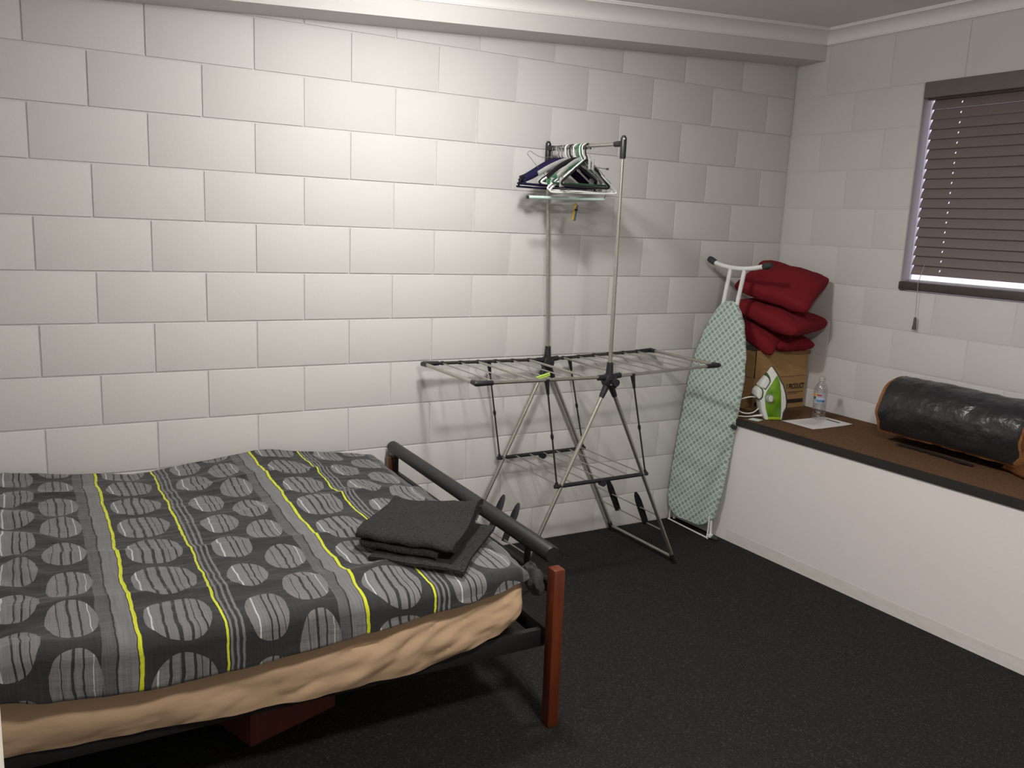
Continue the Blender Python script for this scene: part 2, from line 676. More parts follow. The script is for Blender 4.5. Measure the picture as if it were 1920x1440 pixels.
def block_mesh(w, h, axis):
    key = (round(w, 3), round(h, 3), axis)
    if key not in BLK:
        bm = bmesh.new()
        d = NB + 0.004
        if axis == 'y':
            t = B((-w / 2, 0, -h / 2), (w / 2, d, h / 2))
            front = lambda v: v.co.y < 0.001
        else:
            t = B((0, -w / 2, -h / 2), (d, w / 2, h / 2))
            front = lambda v: v.co.x < 0.001
        es = [e for e in t.edges if all(front(v) for v in e.verts)]
        bmesh.ops.bevel(t, geom=es, offset=0.003, segments=2, affect='EDGES', profile=0.6)
        join(bm, t)
        me = bpy.data.meshes.new('brick')
        bm.to_mesh(me)
        bm.free()
        me.materials.append(M['paint'])
        me.polygons.foreach_set('use_smooth', [True] * len(me.polygons))
        me.set_sharp_from_angle(angle=math.radians(50))
        BLK[key] = me
    return BLK[key]


G = 0.0072


def block(parent, axis, a0, a1, z0, z1):
    """block covering grid cell a0..a1 along the wall, z0..z1 in height (joint centres)"""
    w, h = a1 - a0 - G, z1 - z0 - G
    if w < 0.015 or h < 0.015:
        return
    o = bpy.data.objects.new('brick', block_mesh(w, h, axis))
    prd = random.uniform(-0.0006, 0.0006)
    c = (a0 + a1) / 2
    p = Vector((c, prd, (z0 + z1) / 2)) if axis == 'y' else Vector((XC + prd, c, (z0 + z1) / 2))
    o.parent = parent
    o.location = p - parent.location
    tl = 0.0016
    o.rotation_euler = (random.uniform(-tl, tl), 0, random.uniform(-tl, tl)) if axis == 'y' else (0, random.uniform(-tl, tl), random.uniform(-tl, tl))
    COL.objects.link(o)


def course(parent, axis, lo, hi, off, z0, z1, holes=()):
    k = math.floor((lo - off) / 0.4)
    a = off + 0.4 * k
    while a < hi - 1e-6:
        b = a + 0.4
        s, e = max(a, lo), min(b, hi)
        segs = [(s, e)]
        for (h0, h1, hz0, hz1) in holes:
            if z0 >= hz0 - 0.01 and z1 <= hz1 + 0.01:
                ns = []
                for (p, q) in segs:
                    if q <= h0 or p >= h1:
                        ns.append((p, q))
                    else:
                        if p < h0:
                            ns.append((p, h0))
                        if q > h1:
                            ns.append((h1, q))
                segs = ns
        for p, q in segs:
            if q - p > 0.03:
                block(parent, axis, p, q, z0, z1)
        a = b


for n in range(-2, 11):
    z1 = B0 - 0.2 * n
    z0 = max(z1 - 0.2, 0.0)
    if n == -2:
        z1 = min(z1, 2.58)
    course(wall_back, 'y', -0.85, XC, 0.2 if n % 2 == 0 else 0.0, z0, z1)
    course(wall_right, 'x', -3.42, -0.004, -0.62 if n % 2 == 0 else -0.815, z0, z1 if n > -2 else 2.64, holes=[(Y_WIN1, Y_WIN0, Z_WIN0, Z_WIN1)])

# bulkhead over the back wall (its underside rises to the right) and the cornices
bm = bmesh.new()
prof = []
for x in (-0.85, XC):
    z = soffit_z(x)
    prof.append([bm.verts.new(p) for p in ((x, -0.19, z), (x, -0.0005, z - .004), (x, -0.0005, ceil_z(x) - .001), (x, -0.19, ceil_z(x) - .001))])
for k in range(4):
    bm.faces.new((prof[0][k], prof[0][(k + 1) % 4], prof[1][(k + 1) % 4], prof[1][k]))
bm.faces.new(prof[0][::-1])
bm.faces.new(prof[1])
bmesh.ops.recalc_face_normals(bm, faces=bm.faces)
struct(obj('trim_1', bm, M['plaster'], smooth=False))

# cornice profile: (distance from wall, drop below ceiling)
CP = [(0.0005, 0.072), (0.006, 0.072), (0.007, 0.066)]
for k in range(9):
    a = k / 8 * math.pi / 2
    CP.append((0.086 - 0.076 * math.cos(a), 0.066 - 0.052 * math.sin(a) * 1.0 + 0.0))
CP += [(0.088, 0.008), (0.092, 0.007), (0.092, 0.0005)]


def cornice(name, pts_fn, s0, s1):
    bm = bmesh.new()
    A = [bm.verts.new(pts_fn(s0, d, h)) for d, h in CP] + [bm.verts.new(pts_fn(s0, 0.0005, 0.0005))]
    C_ = [bm.verts.new(pts_fn(s1, d, h)) for d, h in CP] + [bm.verts.new(pts_fn(s1, 0.0005, 0.0005))]
    n = len(A)
    for k in range(n):
        bm.faces.new((A[k], A[(k + 1) % n], C_[(k + 1) % n], C_[k]))
    bm.faces.new(A[::-1])
    bm.faces.new(C_)
    bmesh.ops.recalc_face_normals(bm, faces=bm.faces)
    return struct(obj(name, bm, M['cornice']))


def back_c(s, d, h):
    x = -0.84 if s == 0 else XC - d
    return Vector((x, -0.19 - d, ceil_z(x) - h))


def right_c(s, d, h):
    y = -4.62 if s == 0 else -0.19 - d
    return Vector((XC - d, y, ceil_z(XC - d) - h))


cornice('trim_2', back_c, 0, 1)
cornice('trim_3', right_c, 0, 1)

# open door whose edge shows at the left of the photograph
door = struct(obj('door_1', B((-0.140, -3.30, 0.012), (-0.0965, -2.50, 2.05), bev=0.002, seg=1), M['door'], smooth=False))
# window in the right wall
win = bpy.data.objects.new('window_1', None)
win.location = (XC + 0.12, (Y_WIN0 + Y_WIN1) / 2, Z_WIN0)
COL.objects.link(win)
struct(win)
bm = bmesh.new()
fx0, fx1 = XC + .063, XC + .090
for lo, hi in (((Y_WIN1 - .03, Z_WIN0 + .02), (Y_WIN0 + .03, Z_WIN0 + .056)), ((Y_WIN1 - .03, Z_WIN1 - .04), (Y_WIN0 + .03, Z_WIN1)),
               ((Y_WIN1 - .03, Z_WIN0 + .056), (Y_WIN1 + .004, Z_WIN1 - .04)), ((Y_WIN0 + .004, Z_WIN0 + .056), (Y_WIN0 + .03, Z_WIN1 - .04)),
               ((-1.53, Z_WIN0 + .056), (-1.49, Z_WIN1 - .04))):
    box(bm, (fx0, lo[0], lo[1]), (fx1, hi[0], hi[1]))
obj('window_frame', bm, M['alu'], win, smooth=False)
for ya, yb in ((Y_WIN1 + .004, -1.53), (-1.49, Y_WIN0 + .004)):
    obj('pane', B((XC + .074, ya, Z_WIN0 + .056), (XC + .078, yb, Z_WIN1 - .04)), M['glass'], win, smooth=False)
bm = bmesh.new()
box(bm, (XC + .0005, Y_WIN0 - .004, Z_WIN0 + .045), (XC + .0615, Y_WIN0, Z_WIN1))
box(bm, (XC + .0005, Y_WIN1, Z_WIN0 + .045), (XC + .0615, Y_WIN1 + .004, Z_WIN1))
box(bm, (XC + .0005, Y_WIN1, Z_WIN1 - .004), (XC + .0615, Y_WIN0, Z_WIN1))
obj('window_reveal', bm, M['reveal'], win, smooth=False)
obj('window_sill', B((XC - 0.016, Y_WIN1 - .01, Z_WIN0 + .006), (XC + .0625, Y_WIN0 - .002, Z_WIN0 + .048), bev=.006), M['sill'], win)

# ------------------------------------------------------------------ venetian blind
bl = thing('venetian_blind', 'taupe venetian blind with closed slats hanging in the window', 'blind', (XC + .03, -1.5, 1.47))
obj('valance', B((XC - .018, Y_WIN1 - .005, 2.309), (XC + .004, Y_WIN0 - .012, 2.384), bev=.006), M['valance'], bl)
obj('headrail', B((XC + .028, Y_WIN1 + .006, 2.3055), (XC + .0605, Y_WIN0 - .006, 2.352), bev=.002), M['valance'], bl)
YS0, YS1 = -0.843, Y_WIN1 + .02
CORDS = (-0.992, -1.50, -2.06)
SP = (2.318 - 1.478) / 18.0
slat_me = None
for i in range(18):
    zc = 2.308 - SP * (i + 0.5)
    if slat_me is None:
        bm = bmesh.new()
        ys = [YS0]
        for c in CORDS:
            ys += [c + .0035, c - .0035]
        ys.append(YS1)
        ss = [-1, -0.6, -0.22, 0.22, 0.6, 1]
        th = math.radians(66)
        W = 0.0265
        def sp(y, s, off):
            # s=-1 room edge (low), s=+1 window edge (high); slightly crowned
            crown = 0.0022 * (1 - s * s)
            px = math.cos(th) * W * s - math.sin(th) * (crown + off)
            pz = math.sin(th) * W * s + math.cos(th) * (crown + off)
            return Vector((px, y + 1.5, pz))
        lay = []
        for off in (0.0, -0.0026):
            lay.append([[bm.verts.new(sp(y, s, off)) for s in ss] for y in ys])
        ny, ns_ = len(ys), len(ss)
        hole = lambda a, b: (a % 2 == 1 and b == 2)
        for a in range(ny - 1):
            for b in range(ns_ - 1):
                if hole(a, b):
                    continue
                q = [(a, b), (a + 1, b), (a + 1, b + 1), (a, b + 1)]
                bm.faces.new([lay[0][x][y] for x, y in q])
                bm.faces.new([lay[1][x][y] for x, y in reversed(q)])
        for a in range(ny - 1):
            for b in (0, ns_ - 1):
                bm.faces.new((lay[0][a][b], lay[1][a][b], lay[1][a + 1][b], lay[0][a + 1][b]))
        for a in (0, ny - 1):
            for b in range(ns_ - 1):
                bm.faces.new((lay[0][a][b], lay[1][a][b], lay[1][a][b + 1], lay[0][a][b + 1]))
        bmesh.ops.recalc_face_normals(bm, faces=bm.faces)
        so = obj('slat', bm, M['blind'], bl, local=True)
        slat_me = so.data
    else:
        so = bpy.data.objects.new('slat', slat_me)
        COL.objects.link(so)
        so.parent = bl
    so.location = Vector((XC + .046, -1.5, zc)) - bl.location
pc = T([(XC + .012, -0.93, 1.52), (XC - .022, -0.932, 1.43), (XC - .022, -0.940, 1.26)], 0.0014, 6)
pco = obj('pull_cord', pc, M['cord'], bl)
obj('tassel', lathe(bmesh.new(), [(.003, .062), (.0065, .055), (.0065, .030), (.0095, .008), (.0085, 0)], (XC - .022, -0.941, 1.20), 12), M['tassel'], pco)

# ------------------------------------------------------------------ built-in bench along the right wall


def bench_x(y):
    return 3.166 - 0.035 * y


bn = thing('built_in_bench', 'low built-in white bench along the wall with brown carpeted top', 'bench', (3.5, -1.7, 0))
YE = -4.0


def slab(name, dx0, x_wall, z0, z1, mat, y0=-0.003, y1=YE, bev=0.0):
    bm = bmesh.new()
    vs = [(bench_x(y0) + dx0, y0), (x_wall if x_wall else bench_x(y0) + dx0 + .012, y0), (x_wall if x_wall else bench_x(y1) + dx0 + .012, y1), (bench_x(y1) + dx0, y1)]
    a = [bm.verts.new((x, y, z0)) for x, y in vs]
    b = [bm.verts.new((x, y, z1)) for x, y in vs]
    bm.faces.new(a[::-1])
    bm.faces.new(b)
    for i in range(4):
        bm.faces.new((a[i], a[(i + 1) % 4], b[(i + 1) % 4], b[i]))
    bmesh.ops.recalc_face_normals(bm, faces=bm.faces)
    if bev:
        bmesh.ops.bevel(bm, geom=bm.edges[:], offset=bev, segments=2, affect='EDGES')
    return obj(name, bm, mat, bn, smooth=False)


slab('front_panel', 0.006, XC - .003, 0.0, 0.642, M['panel'])
slab('edge_strip', -0.006, None, 0.640, 0.6785, M['edge_strip'], bev=.003)
slab('carpet_top', 0.0055, XC - .003, 0.6425, 0.680, M['brown_carpet'])
slab('kickboard', 0.0052, None, 0.0, 0.062, M['kick'], y0=-0.40)

# ------------------------------------------------------------------ bed
XF = 1.400
bed = thing('bed_frame', 'black metal bed frame with red-brown timber foot posts by the wall', 'bed', (0.45, -0.75, 0))


def post(y, name='post'):
    bm = bmesh.new()
    t = B((XF - .0205, y - .0225, 0), (XF + .0205, y + .0225, .552), bev=.004)
    for v in t.verts:
        v.co.x += (v.co.z - .3) * -0.012
    join(bm, t)
    return obj(name, bm, M['redwood'], bed)


post(-1.462)
post(-0.048)
fr = obj('foot_rail', T([(XF + .006, -0.022, .591), (XF + .006, -0.03, .591), (XF - .002, -1.425, .585), (XF - .002, -1.434, .585)], [.024, .0275, .0285, .025], 20), M['black_metal'], bed)
obj('cross_rail', B((XF - .012, -1.44, .455), (XF + .012, -.07, .492), bev=.003), M['black_metal'], bed)
for y in (-0.09, -1.275):
    obj('rail_support', T([(XF, y, .49), (XF, y, .57)], .0115, 12), M['black_metal'], bed)
obj('cross_rail', B((XF - .012, -1.44, .27), (XF + .012, -.07, .33), bev=.003), M['black_metal'], bed)
for y in (-1.400, -0.085):
    obj('side_rail', B((-.62, y - .012, .258), (XF - .002, y + .012, .320), bev=.003), M['black_metal'], bed)
for k in range(9):
    x = -0.5 + k * .215
    obj('slat', B((x, -1.388, .317), (x + .07, -.098, .331)), M['black_metal'], bed, smooth=False)
for y in (-1.462, -0.048):
    obj('leg', B((-.66, y - .0225, 0), (-.615, y + .0225, .62), bev=.004), M['redwood'], bed)

# mattress with its fitted sheet
bot_tab = [(-.62, .312), (-.15, .306), (.1, .297), (.336, .284), (.62, .281), (.8, .280), (.956, .286), (1.08, .312), (1.2, .350), (1.30, .386)]


def mattress():
    bm = bmesh.new()
    NU = 300
    y0, y1 = -1.447, -0.035
    zt = 0.548
    def sect(i):
        x = -.62 + 1.92 * i / (NU - 1)
        zb = interp(x, bot_tab)
        pts = []
        nside = 24
        # near face, from under the bottom to the top
        pts.append((y0 + .06, .337))
        pts.append((y0 + .03, zb + .012))
        for k in range(nside + 1):
            s = k / nside
            z = zb + (zt - .03 - zb) * s
            bulge = -.018 * math.sin(math.pi * min(1, s * 1.05)) - .006
            wr = 0.012 * fbm(x * 2.4 + z * 5.0, z * 7.0 - x * 2.0, 1.7, 2) + 0.012 * (1 - abs(fbm(x * 4.5 - z * 7, z * 5 + x * 2.5, .3, 2)) * 2.4) * (0.3 + 0.7 * max(0, min(1, (x - .1) / .6))) + 0.006 * (1 - abs(fbm(x * 9 - z * 16, z * 7 + x * 3, 5.3, 2)) * 2.4) * max(0, min(1, (x - .45) / .5))
            tuck = .010 * (1 - s) ** 3
            pts.append((y0 + bulge + wr + tuck + .020 * max(0, min(1, (.75 - x) / .6)), z + (0.007 * fbm(x * 6, 2.1, 0, 3) if k == 0 else 0)))
        for k in range(1, 5):
            a = k / 4 * math.pi / 2
            pts.append((y0 - .006 + .03 * (1 - math.cos(a)), zt - .03 + .03 * math.sin(a)))
        for k in range(1, 8):
            pts.append((y0 + .03 + (y1 - y0 - .06) * k / 8, zt))
        for k in range(0, 5):
            a = k / 4 * math.pi / 2
            pts.append((y1 - .03 + .03 * math.sin(a), zt - .03 + .03 * math.cos(a)))
        pts.append((y1, .34))
        pts.append((y1 - .02, .337))
        # round the foot end
        e = max(0, (x - 1.255) / .045)
        sh = 1 - math.sqrt(max(0, 1 - min(1, e) ** 2)) if e > 0 else 0
        cy, cz = (y0 + y1) / 2, (.337 + zt) / 2
        out = []
        for (y, z) in pts:
            yy = y + (cy - y) / abs(cy - y0) * .04 * sh * 1.0
            zz = z + ((cz - z) * .18) * sh
            out.append(Vector((x + .012 * fbm(y * 5, z * 12, 4, 3) * (1 if i > NU - 15 else 0), yy, zz)))
        return out
    S = [sect(i) for i in range(NU)]
    n = len(S[0])
    V = grid(bm, NU, n, lambda i, j: S[i][j], closed_v=True)
    bm.faces.new([V[0][j] for j in range(n)])
    bm.faces.new([V[-1][j] for j in range(n)][::-1])
    bmesh.ops.recalc_face_normals(bm, faces=bm.faces)
    return bm


mt = tag(obj('mattress', mattress(), M['sheet']), 'mattress in a wrinkled beige fitted sheet lying on the bed frame', 'mattress')

# quilt
zb_tab = [(-.62, .63), (-.155, .619), (.02, .608), (.30, .584), (.5, .600), (.72, .628), (.80, .629), (.97, .610), (1.18, .580), (1.33, .560)]
zf_tab = [(-.62, .600), (-.1, .596), (.15, .586), (.5, .580), (.9, .572), (1.2, .568), (1.33, .562)]
hem_tab = [(-.62, .50), (-.142, .492), (-.03, .468), (.083, .452), (.24, .447), (.39, .450), (.6, .466), (.80, .482), (1.0, .500), (1.15, .513), (1.27, .530), (1.34, .536)]


def quilt():
    bm = bmesh.new()
    uvl = bm.loops.layers.uv.new('UVMap')
    NU, NT_, NS, NBk = 200, 170, 16, 5
    UV = {}
    rows = []
    for i in range(NU):
        fu = i / (NU - 1)
        row = []
        for j in range(NT_ + NS + NBk):
            if j < NBk:
                back = (NBk - j) / NBk
                y = -0.030
                t = 0.0
            else:
                back = 0
                t = min(1.0, (j - NBk) / (NT_ - 1))
                y = -0.034 - t * (1.445 - 0.034)
            xr = 1.335 - .012 * math.sin(t * 7) - .022 * max(0, t - .86) / .14 + .006 * fbm(t * 9, 3)
            x = -.62 + (xr + .62) * fu
            zt = interp(x, zb_tab) * (1 - t) ** 2 + interp(x, zf_tab) * (1 - (1 - t) ** 2)
            zt += .012 * math.sin(math.pi * t) * (1 if x < 1.2 else max(0, (1.335 - x) / .135))
            # long soft folds running along the bed, crossing the stripes
            ph = 9.0 * y + 1.4 * fbm(x * 1.1, y * .6, 5, 2)
            rid = (1 - abs(math.sin(ph * 1.15))) ** 3
            zt += .0085 * rid * (0.5 + 0.5 * noise.noise(Vector((x * 1.7, y * 2.2, 9)))) * 2.3
            zt += .0045 * (1 - abs(math.sin(21 * y + 2.2 * fbm(x * 1.5, y, 11, 2)))) ** 4 * (.5 + noise.noise(Vector((x * 2.1, y * 3, 21))))
            zt += .007 * fbm(x * 4, y * 7, 2, 4)
            # rumple towards the head end
            k = max(0, min(1, (.06 - x) / .22))
            zt += k * (.030 * fbm(x * 5 + y * 2.5, y * 5, 3, 3) + .018 * (1 - abs(math.sin(4.1 * y + 3.0 * x))) ** 2)
            # fall to the mattress at the foot edge
            ef = max(0, (x - (xr - .05)) / .05)
            zt -= .030 * ef ** 2.2
            v = -y
            if j < NBk:
                zt -= .05 * back
                v = .034 - .05 * back
            if j >= NBk + NT_:
                s = (j - NBk - NT_ + 1) / NS
                hem = interp(x, hem_tab) + .004 * fbm(x * 7, 1, 0, 2)
                a = min(1, s / .42) * math.pi / 2
                Rr = min(.045, (zt - hem) * .6)
                ytop = y
                if s <= .42:
                    y = ytop - Rr * math.sin(a) * 1.05
                    z2 = zt - Rr * (1 - math.cos(a))
                else:
                    q = (s - .42) / .58
                    y = ytop - Rr * 1.05 - .006 * q + .008 * fbm(x * 6, s * 2, 7, 3) * q
                    z2 = zt - Rr - (zt - Rr - hem) * q
                v = -ytop + s * (zt - hem + .02)
                zt = z2
            vert = bm.verts.new((x, y, zt))
            UV[vert] = (x, v)
            row.append(vert)
        rows.append(row)
    faces = []
    for i in range(NU - 1):
        for j in range(len(rows[0]) - 1):
            f = bm.faces.new((rows[i][j], rows[i + 1][j], rows[i + 1][j + 1], rows[i][j + 1]))
            for lp in f.loops:
                lp[uvl].uv = UV[lp.vert]
    bmesh.ops.recalc_face_normals(bm, faces=bm.faces)
    if sum(f.normal.z for f in bm.faces) < 0:
        bmesh.ops.reverse_faces(bm, faces=bm.faces)
    return bm


qo = tag(obj('quilt', quilt(), M['quilt']), 'dark grey quilt with ovals, grey stripes and lime lines spread over the bed', 'quilt')
sol = qo.modifiers.new('thickness', 'SOLIDIFY')
sol.thickness = 0.010
sol.offset = -1
# bunched corner of the quilt by the foot post
bm = bmesh.new()


def bunch(i, j):
    a = i / 26 * 2 * math.pi
    b = (j / 13 - .5) * math.pi
    n_ = 1 + .30 * fbm(math.cos(a) * 1.7 + 3, math.sin(a) * 1.7, b * 1.4, 3)
    return Vector((1.326 + .038 * math.cos(b) * math.cos(a) * n_ - .25 * .05 * math.sin(b), -1.440 + .034 * math.cos(b) * math.sin(a) * n_, .516 + .054 * math.sin(b) * n_ - .35 * (math.cos(a) * .04) * math.cos(b)))


grid(bm, 26, 14, bunch, closed_u=True)
bmesh.ops.remove_doubles(bm, verts=bm.verts, dist=.0015)
uvl = bm.loops.layers.uv.new('UVMap')
for f in bm.faces:
    for lp in f.loops:
        lp[uvl].uv = (.155 + .595 * .66 + lp.vert.co.z * .02, lp.vert.co.z)
obj('gathered_corner', bm, M['bunch'], qo)

# towel: a folded stack, profile runs (b, z), swept along a


def towel():
    bm = bmesh.new()
    O = Vector((0.842, -1.150, 0.0))
    A = Vector((0.225, -0.235, 0)).normalized()     # along the folded near edge
    Bv = Vector((0.262, 0.292, 0)).normalized()     # from the folds to the back
    La = 0.315

    def top_of_bed(p):
        return .5885
    def ribbon(path, a0, a1, th, seed, lift):
        pts = smooth_path([(p[0], 0, p[1]) for p in path], 5)
        n = len(pts)
        NA = 26
        def off(k, sgn):
            d = pts[min(k + 1, n - 1)] - pts[max(k - 1, 0)]
            nn = Vector((-d.z, 0, d.x)).normalized()
            return pts[k] + nn * th / 2 * sgn
        loop = [off(k, 1) for k in range(n)] + [off(k, -1) for k in range(n - 1, -1, -1)]
        def f(i, j):
            s = i / (NA - 1)
            q = loop[j]
            a = a0 + (a1 - a0) * s
            a += .010 * fbm(q.x * 6, q.z * 30, seed, 2) * (1 if s > .5 else -1)
            hgt = q.z + .008 * fbm(a * 9, q.x * 9, seed, 4) + .004 * (1 - abs(math.sin(14 * a + 9 * q.x))) ** 3 * (q.z / .05) + lift(a, q.x) * (q.z / .05)
            bb = q.x + .006 * fbm(a * 7, q.z * 20, seed + 5, 2)
            p = O + A * a + Bv * bb
            return Vector((p.x, p.y, top_of_bed(p) + hgt))
        V = grid(bm, NA, len(loop), f, closed_v=True)
        bm.faces.new(V[0])
        bm.faces.new(V[-1][::-1])
    lift = lambda a, b: .030 * max(0, (a - .16) / .15) * math.exp(-((b - .31) / .07) ** 2)
    # flat bottom layer
    ribbon([(-.055, .004), (.0, .005), (.12, .006), (.24, .006), (.345, .006)], .06, .372, .009, 1, lambda a, b: 0)
    # second fold
    ribbon([(.33, .018), (.2, .017), (.05, .016), (.0, .018), (-.010, .024), (.0, .0305), (.06, .031), (.2, .031), (.33, .031)], .01, .275, .010, 2, lift)
    # top fold
    ribbon([(.345, .043), (.2, .042), (.05, .041), (.005, .043), (-.006, .050), (.006, .058), (.06, .060), (.2, .060), (.31, .060), (.355, .060)], -.005, .325, .0115, 3, lift)
    bmesh.ops.recalc_face_normals(bm, faces=bm.faces)
    return bm


tag(obj('folded_towel', towel(), M['towel']), 'folded charcoal bath towel lying on the quilt near the foot of the bed', 'towel')

# timber box under the bed
cr = thing('timber_box', 'low reddish timber box on the floor under the bed', 'box', (.46, -1.02, 0))
bm = bmesh.new()
ang = math.atan2(.043, .119)
rz = Matrix.Rotation(ang, 3, 'Z')
pv = (.494, -1.17, 0)
for lo, hi in (((.494, -1.17, .0), (.82, -1.155, .165)), ((.494, -.92, .0), (.82, -.905, .165)), ((.494, -1.155, .0), (.509, -.92, .165)), ((.805, -1.155, .0), (.82, -.92, .165)), ((.509, -1.155, .005), (.805, -.92, .017))):
    box(bm, lo, hi, bev=.002, seg=1, rot=rz, piv=pv)
obj('carcass', bm, M['crate'], cr, smooth=False)

# ------------------------------------------------------------------ clothes airer
AC = Vector((2.218, -0.306, 0))
yaw = 0.028
UU = Vector((math.cos(yaw), math.sin(yaw), 0))
VV = Vector((-math.sin(yaw), math.cos(yaw), 0))


def A(u, v, z):
    return AC + UU * u + VV * v + Vector((0, 0, z))


W_, HZ = 0.252, 0.957
air = thing('clothes_airer', 'steel folding clothes airer with raised wings and tall hanging bar', 'clothes airer', AC)
SF, SL = 0.477, 0.461
TOPF, TOPB = Vector((2.220, -0.558, 1.985)), Vector((2.155, -0.054, 1.985))
for v, top in ((-W_, TOPF), (W_, TOPB)):
    hub = A(0, v, HZ)
    for s, sg in ((SF, 1), (-SL, -1)):
        foot = A(s, v, 0.022)
        d = (foot - hub).normalized()
        obj('leg', T([hub + d * .03, foot], .0095, 12), M['steel'], air)
        obj('leg_socket', T([hub + d * .005, hub + d * .03, hub + d * .085], [.016, .0155, .012], 12), M['black_plastic'], air)
        obj('foot', T([foot - d * .035, foot - d * .005, foot + d * .018], [.012, .0135, .0145], 12), M['black_plastic'], air)
    bm = T([hub - VV * .022, hub - VV * .018, hub + VV * .018, hub + VV * .022], [.024, .031, .031, .024], 18)
    tube(bm, [hub + Vector((0, 0, .02)), hub + Vector((0, 0, .05)), hub + Vector((0, 0, .082))], [.018, .0165, .0135], 14)
    tube(bm, [hub - UU * .062 + Vector((0, 0, .014)), hub - UU * .02 + Vector((0, 0, .014))], .013, 12)
    tube(bm, [hub + UU * .02 + Vector((0, 0, .016)), hub + UU * .062 + Vector((0, 0, .02))], .013, 12)
    ho = obj('hub', bm, M['black_plastic'], air)
    sgn = -1 if v < 0 else 1
    kb = bmesh.new()
    kp = hub + VV * (.022 * sgn) + UU * .012 + Vector((0, 0, -.006))
    tube(kb, [kp, kp + VV * .02 * sgn], [.020, .018], 8)
    for k in range(5):
        a = k * 2 * math.pi / 5
        tube(kb, [kp + VV * .003 * sgn, kp + VV * .003 * sgn + (UU * math.cos(a) + Vector((0, 0, math.sin(a)))) * .026], .0065, 6)
    obj('knob', kb, M['black_plastic'], ho)
    if v < 0:
        mid = Vector((2.222, -0.558, 1.49))
        obj('pole', T([hub + Vector((0, 0, .06)), mid], .0092, 12), M['steel'], air)
        obj('pole', T([mid, top - Vector((0, 0, .03))], .0072, 12), M['steel'], air)
    else:
        obj('pole', T([hub + Vector((0, 0, .06)), top - Vector((0, 0, .03))], .0088, 12), M['steel'], air)
    # T bracket at the top
    dirb = (TOPB - TOPF).normalized() * (1 if v < 0 else -1)
    bm = T([top - Vector((0, 0, .062)), top - Vector((0, 0, .058)), top + Vector((0, 0, .022)), top + Vector((0, 0, .034))], [.0125, .0135, .0135, .007], 14)
    tube(bm, [top + dirb * .008, top + dirb * .052], [.0135, .0115], 12)
    obj('bracket', bm, M['black_plastic'], air)
    obj('bracket_eye', T([top + Vector((-.008, -.0138, .019)), top + Vector((-.008, -.0150, .019))], .0035, 8), M['h_white'], air)
obj('hanging_bar', T([TOPF, TOPB], .0078, 14), M['steel'], air)
# floor bar joining the right legs, and left
for s in (SF, -SL):
    obj('foot_bar', T([A(s, -W_, .03), A(s, W_, .03)], .0085, 12), M['steel'], air)

# wings
ZL, ZR, LL, LR = .982, .993, .679, .665


def wing(sg):
    L = LL if sg < 0 else LR
    zo = ZL if sg < 0 else ZR
    zi = HZ + .016
    P = lambda u, v: A(sg * u, v, zi + (zo - zi) * u / L)
    for v in (-W_, W_):
        obj('wing_rail', T([P(.04, v), P(L, v)], .0078, 12), M['steel'] if v < 0 else M['dark_steel'], air)  # rail by the wall gets darker steel: its shade is put into the colour
    # end tube and corner caps
    obj('end_rail', T([P(L, -W_), P(L, W_)], .0085, 12), M['steel'], air)
    for v, s2 in ((-W_, 1), (W_, -1)):
        bm = T([P(L + .012, v), P(L, v), P(L - .075, v)], [.009, .0125, .0105], 12)
        tube(bm, [P(L, v), P(L, v) + VV * .038 * s2], [.0125, .0105], 12)
        obj('corner_cap', bm, M['black_plastic'], air)
    n = 6
    for k in range(n):
        u = L - .095 * (k + 1)
        thick = (k == 2) or (k == n - 1)
        ro = obj('drying_rod', T([P(u, -W_), P(u, W_)], .0055 if thick else .0031, 8), M['steel'], air)
        c = P(u, W_)
        obj('rod_clip', T([c - UU * .007, c + UU * .007], .0100, 10), M['black_plastic'], ro)
    return P


PLw = wing(-1)
PRw = wing(1)

# mid shelf
ZS, HS = .491, .253
for v in (-W_, W_):
    obj('shelf_rail', T([A(-HS - .012, v, ZS), A(HS + .012, v, ZS)], .0095, 12), M['black_plastic'], air)
    bm = T([A(-.0, v - .012, ZS - .012), A(-.0, v + .012, ZS - .012)], .017, 14)
    obj('shelf_pivot', bm, M['black_plastic'], air)
for k in range(7):
    u = -HS + .012 + k * (2 * HS - .024) / 6
    obj('shelf_rod', T([A(u, -W_, ZS + .003), A(u, W_, ZS + .003)], .0032, 8), M['steel'], air)

# thin hinged struts
for v in (-W_, W_):
    for P, u, us in ((PLw, .335, -HS), (PRw, .135, HS)):
        a = P(u, v) - Vector((0, 0, .008))
        b = A(us, v, ZS + .004)
        so = obj('strut', T([a, b], .0042, 8), M['dark_steel'], air)
        d = (b - a)
        obj('strut_clip', T([a + Vector((0, 0, .012)), a, a + d * .12], [.0125, .011, .0065], 10), M['black_plastic'], so)
        m0 = a + d * .52
        obj('strut_joint', T([m0 - d * .025, m0, m0 + d * .025], [.0055, .008, .0055], 10), M['black_plastic'], so)
        obj('strut_end', T([b - d * .03, b], [.007, .010], 10), M['black_plastic'], so)

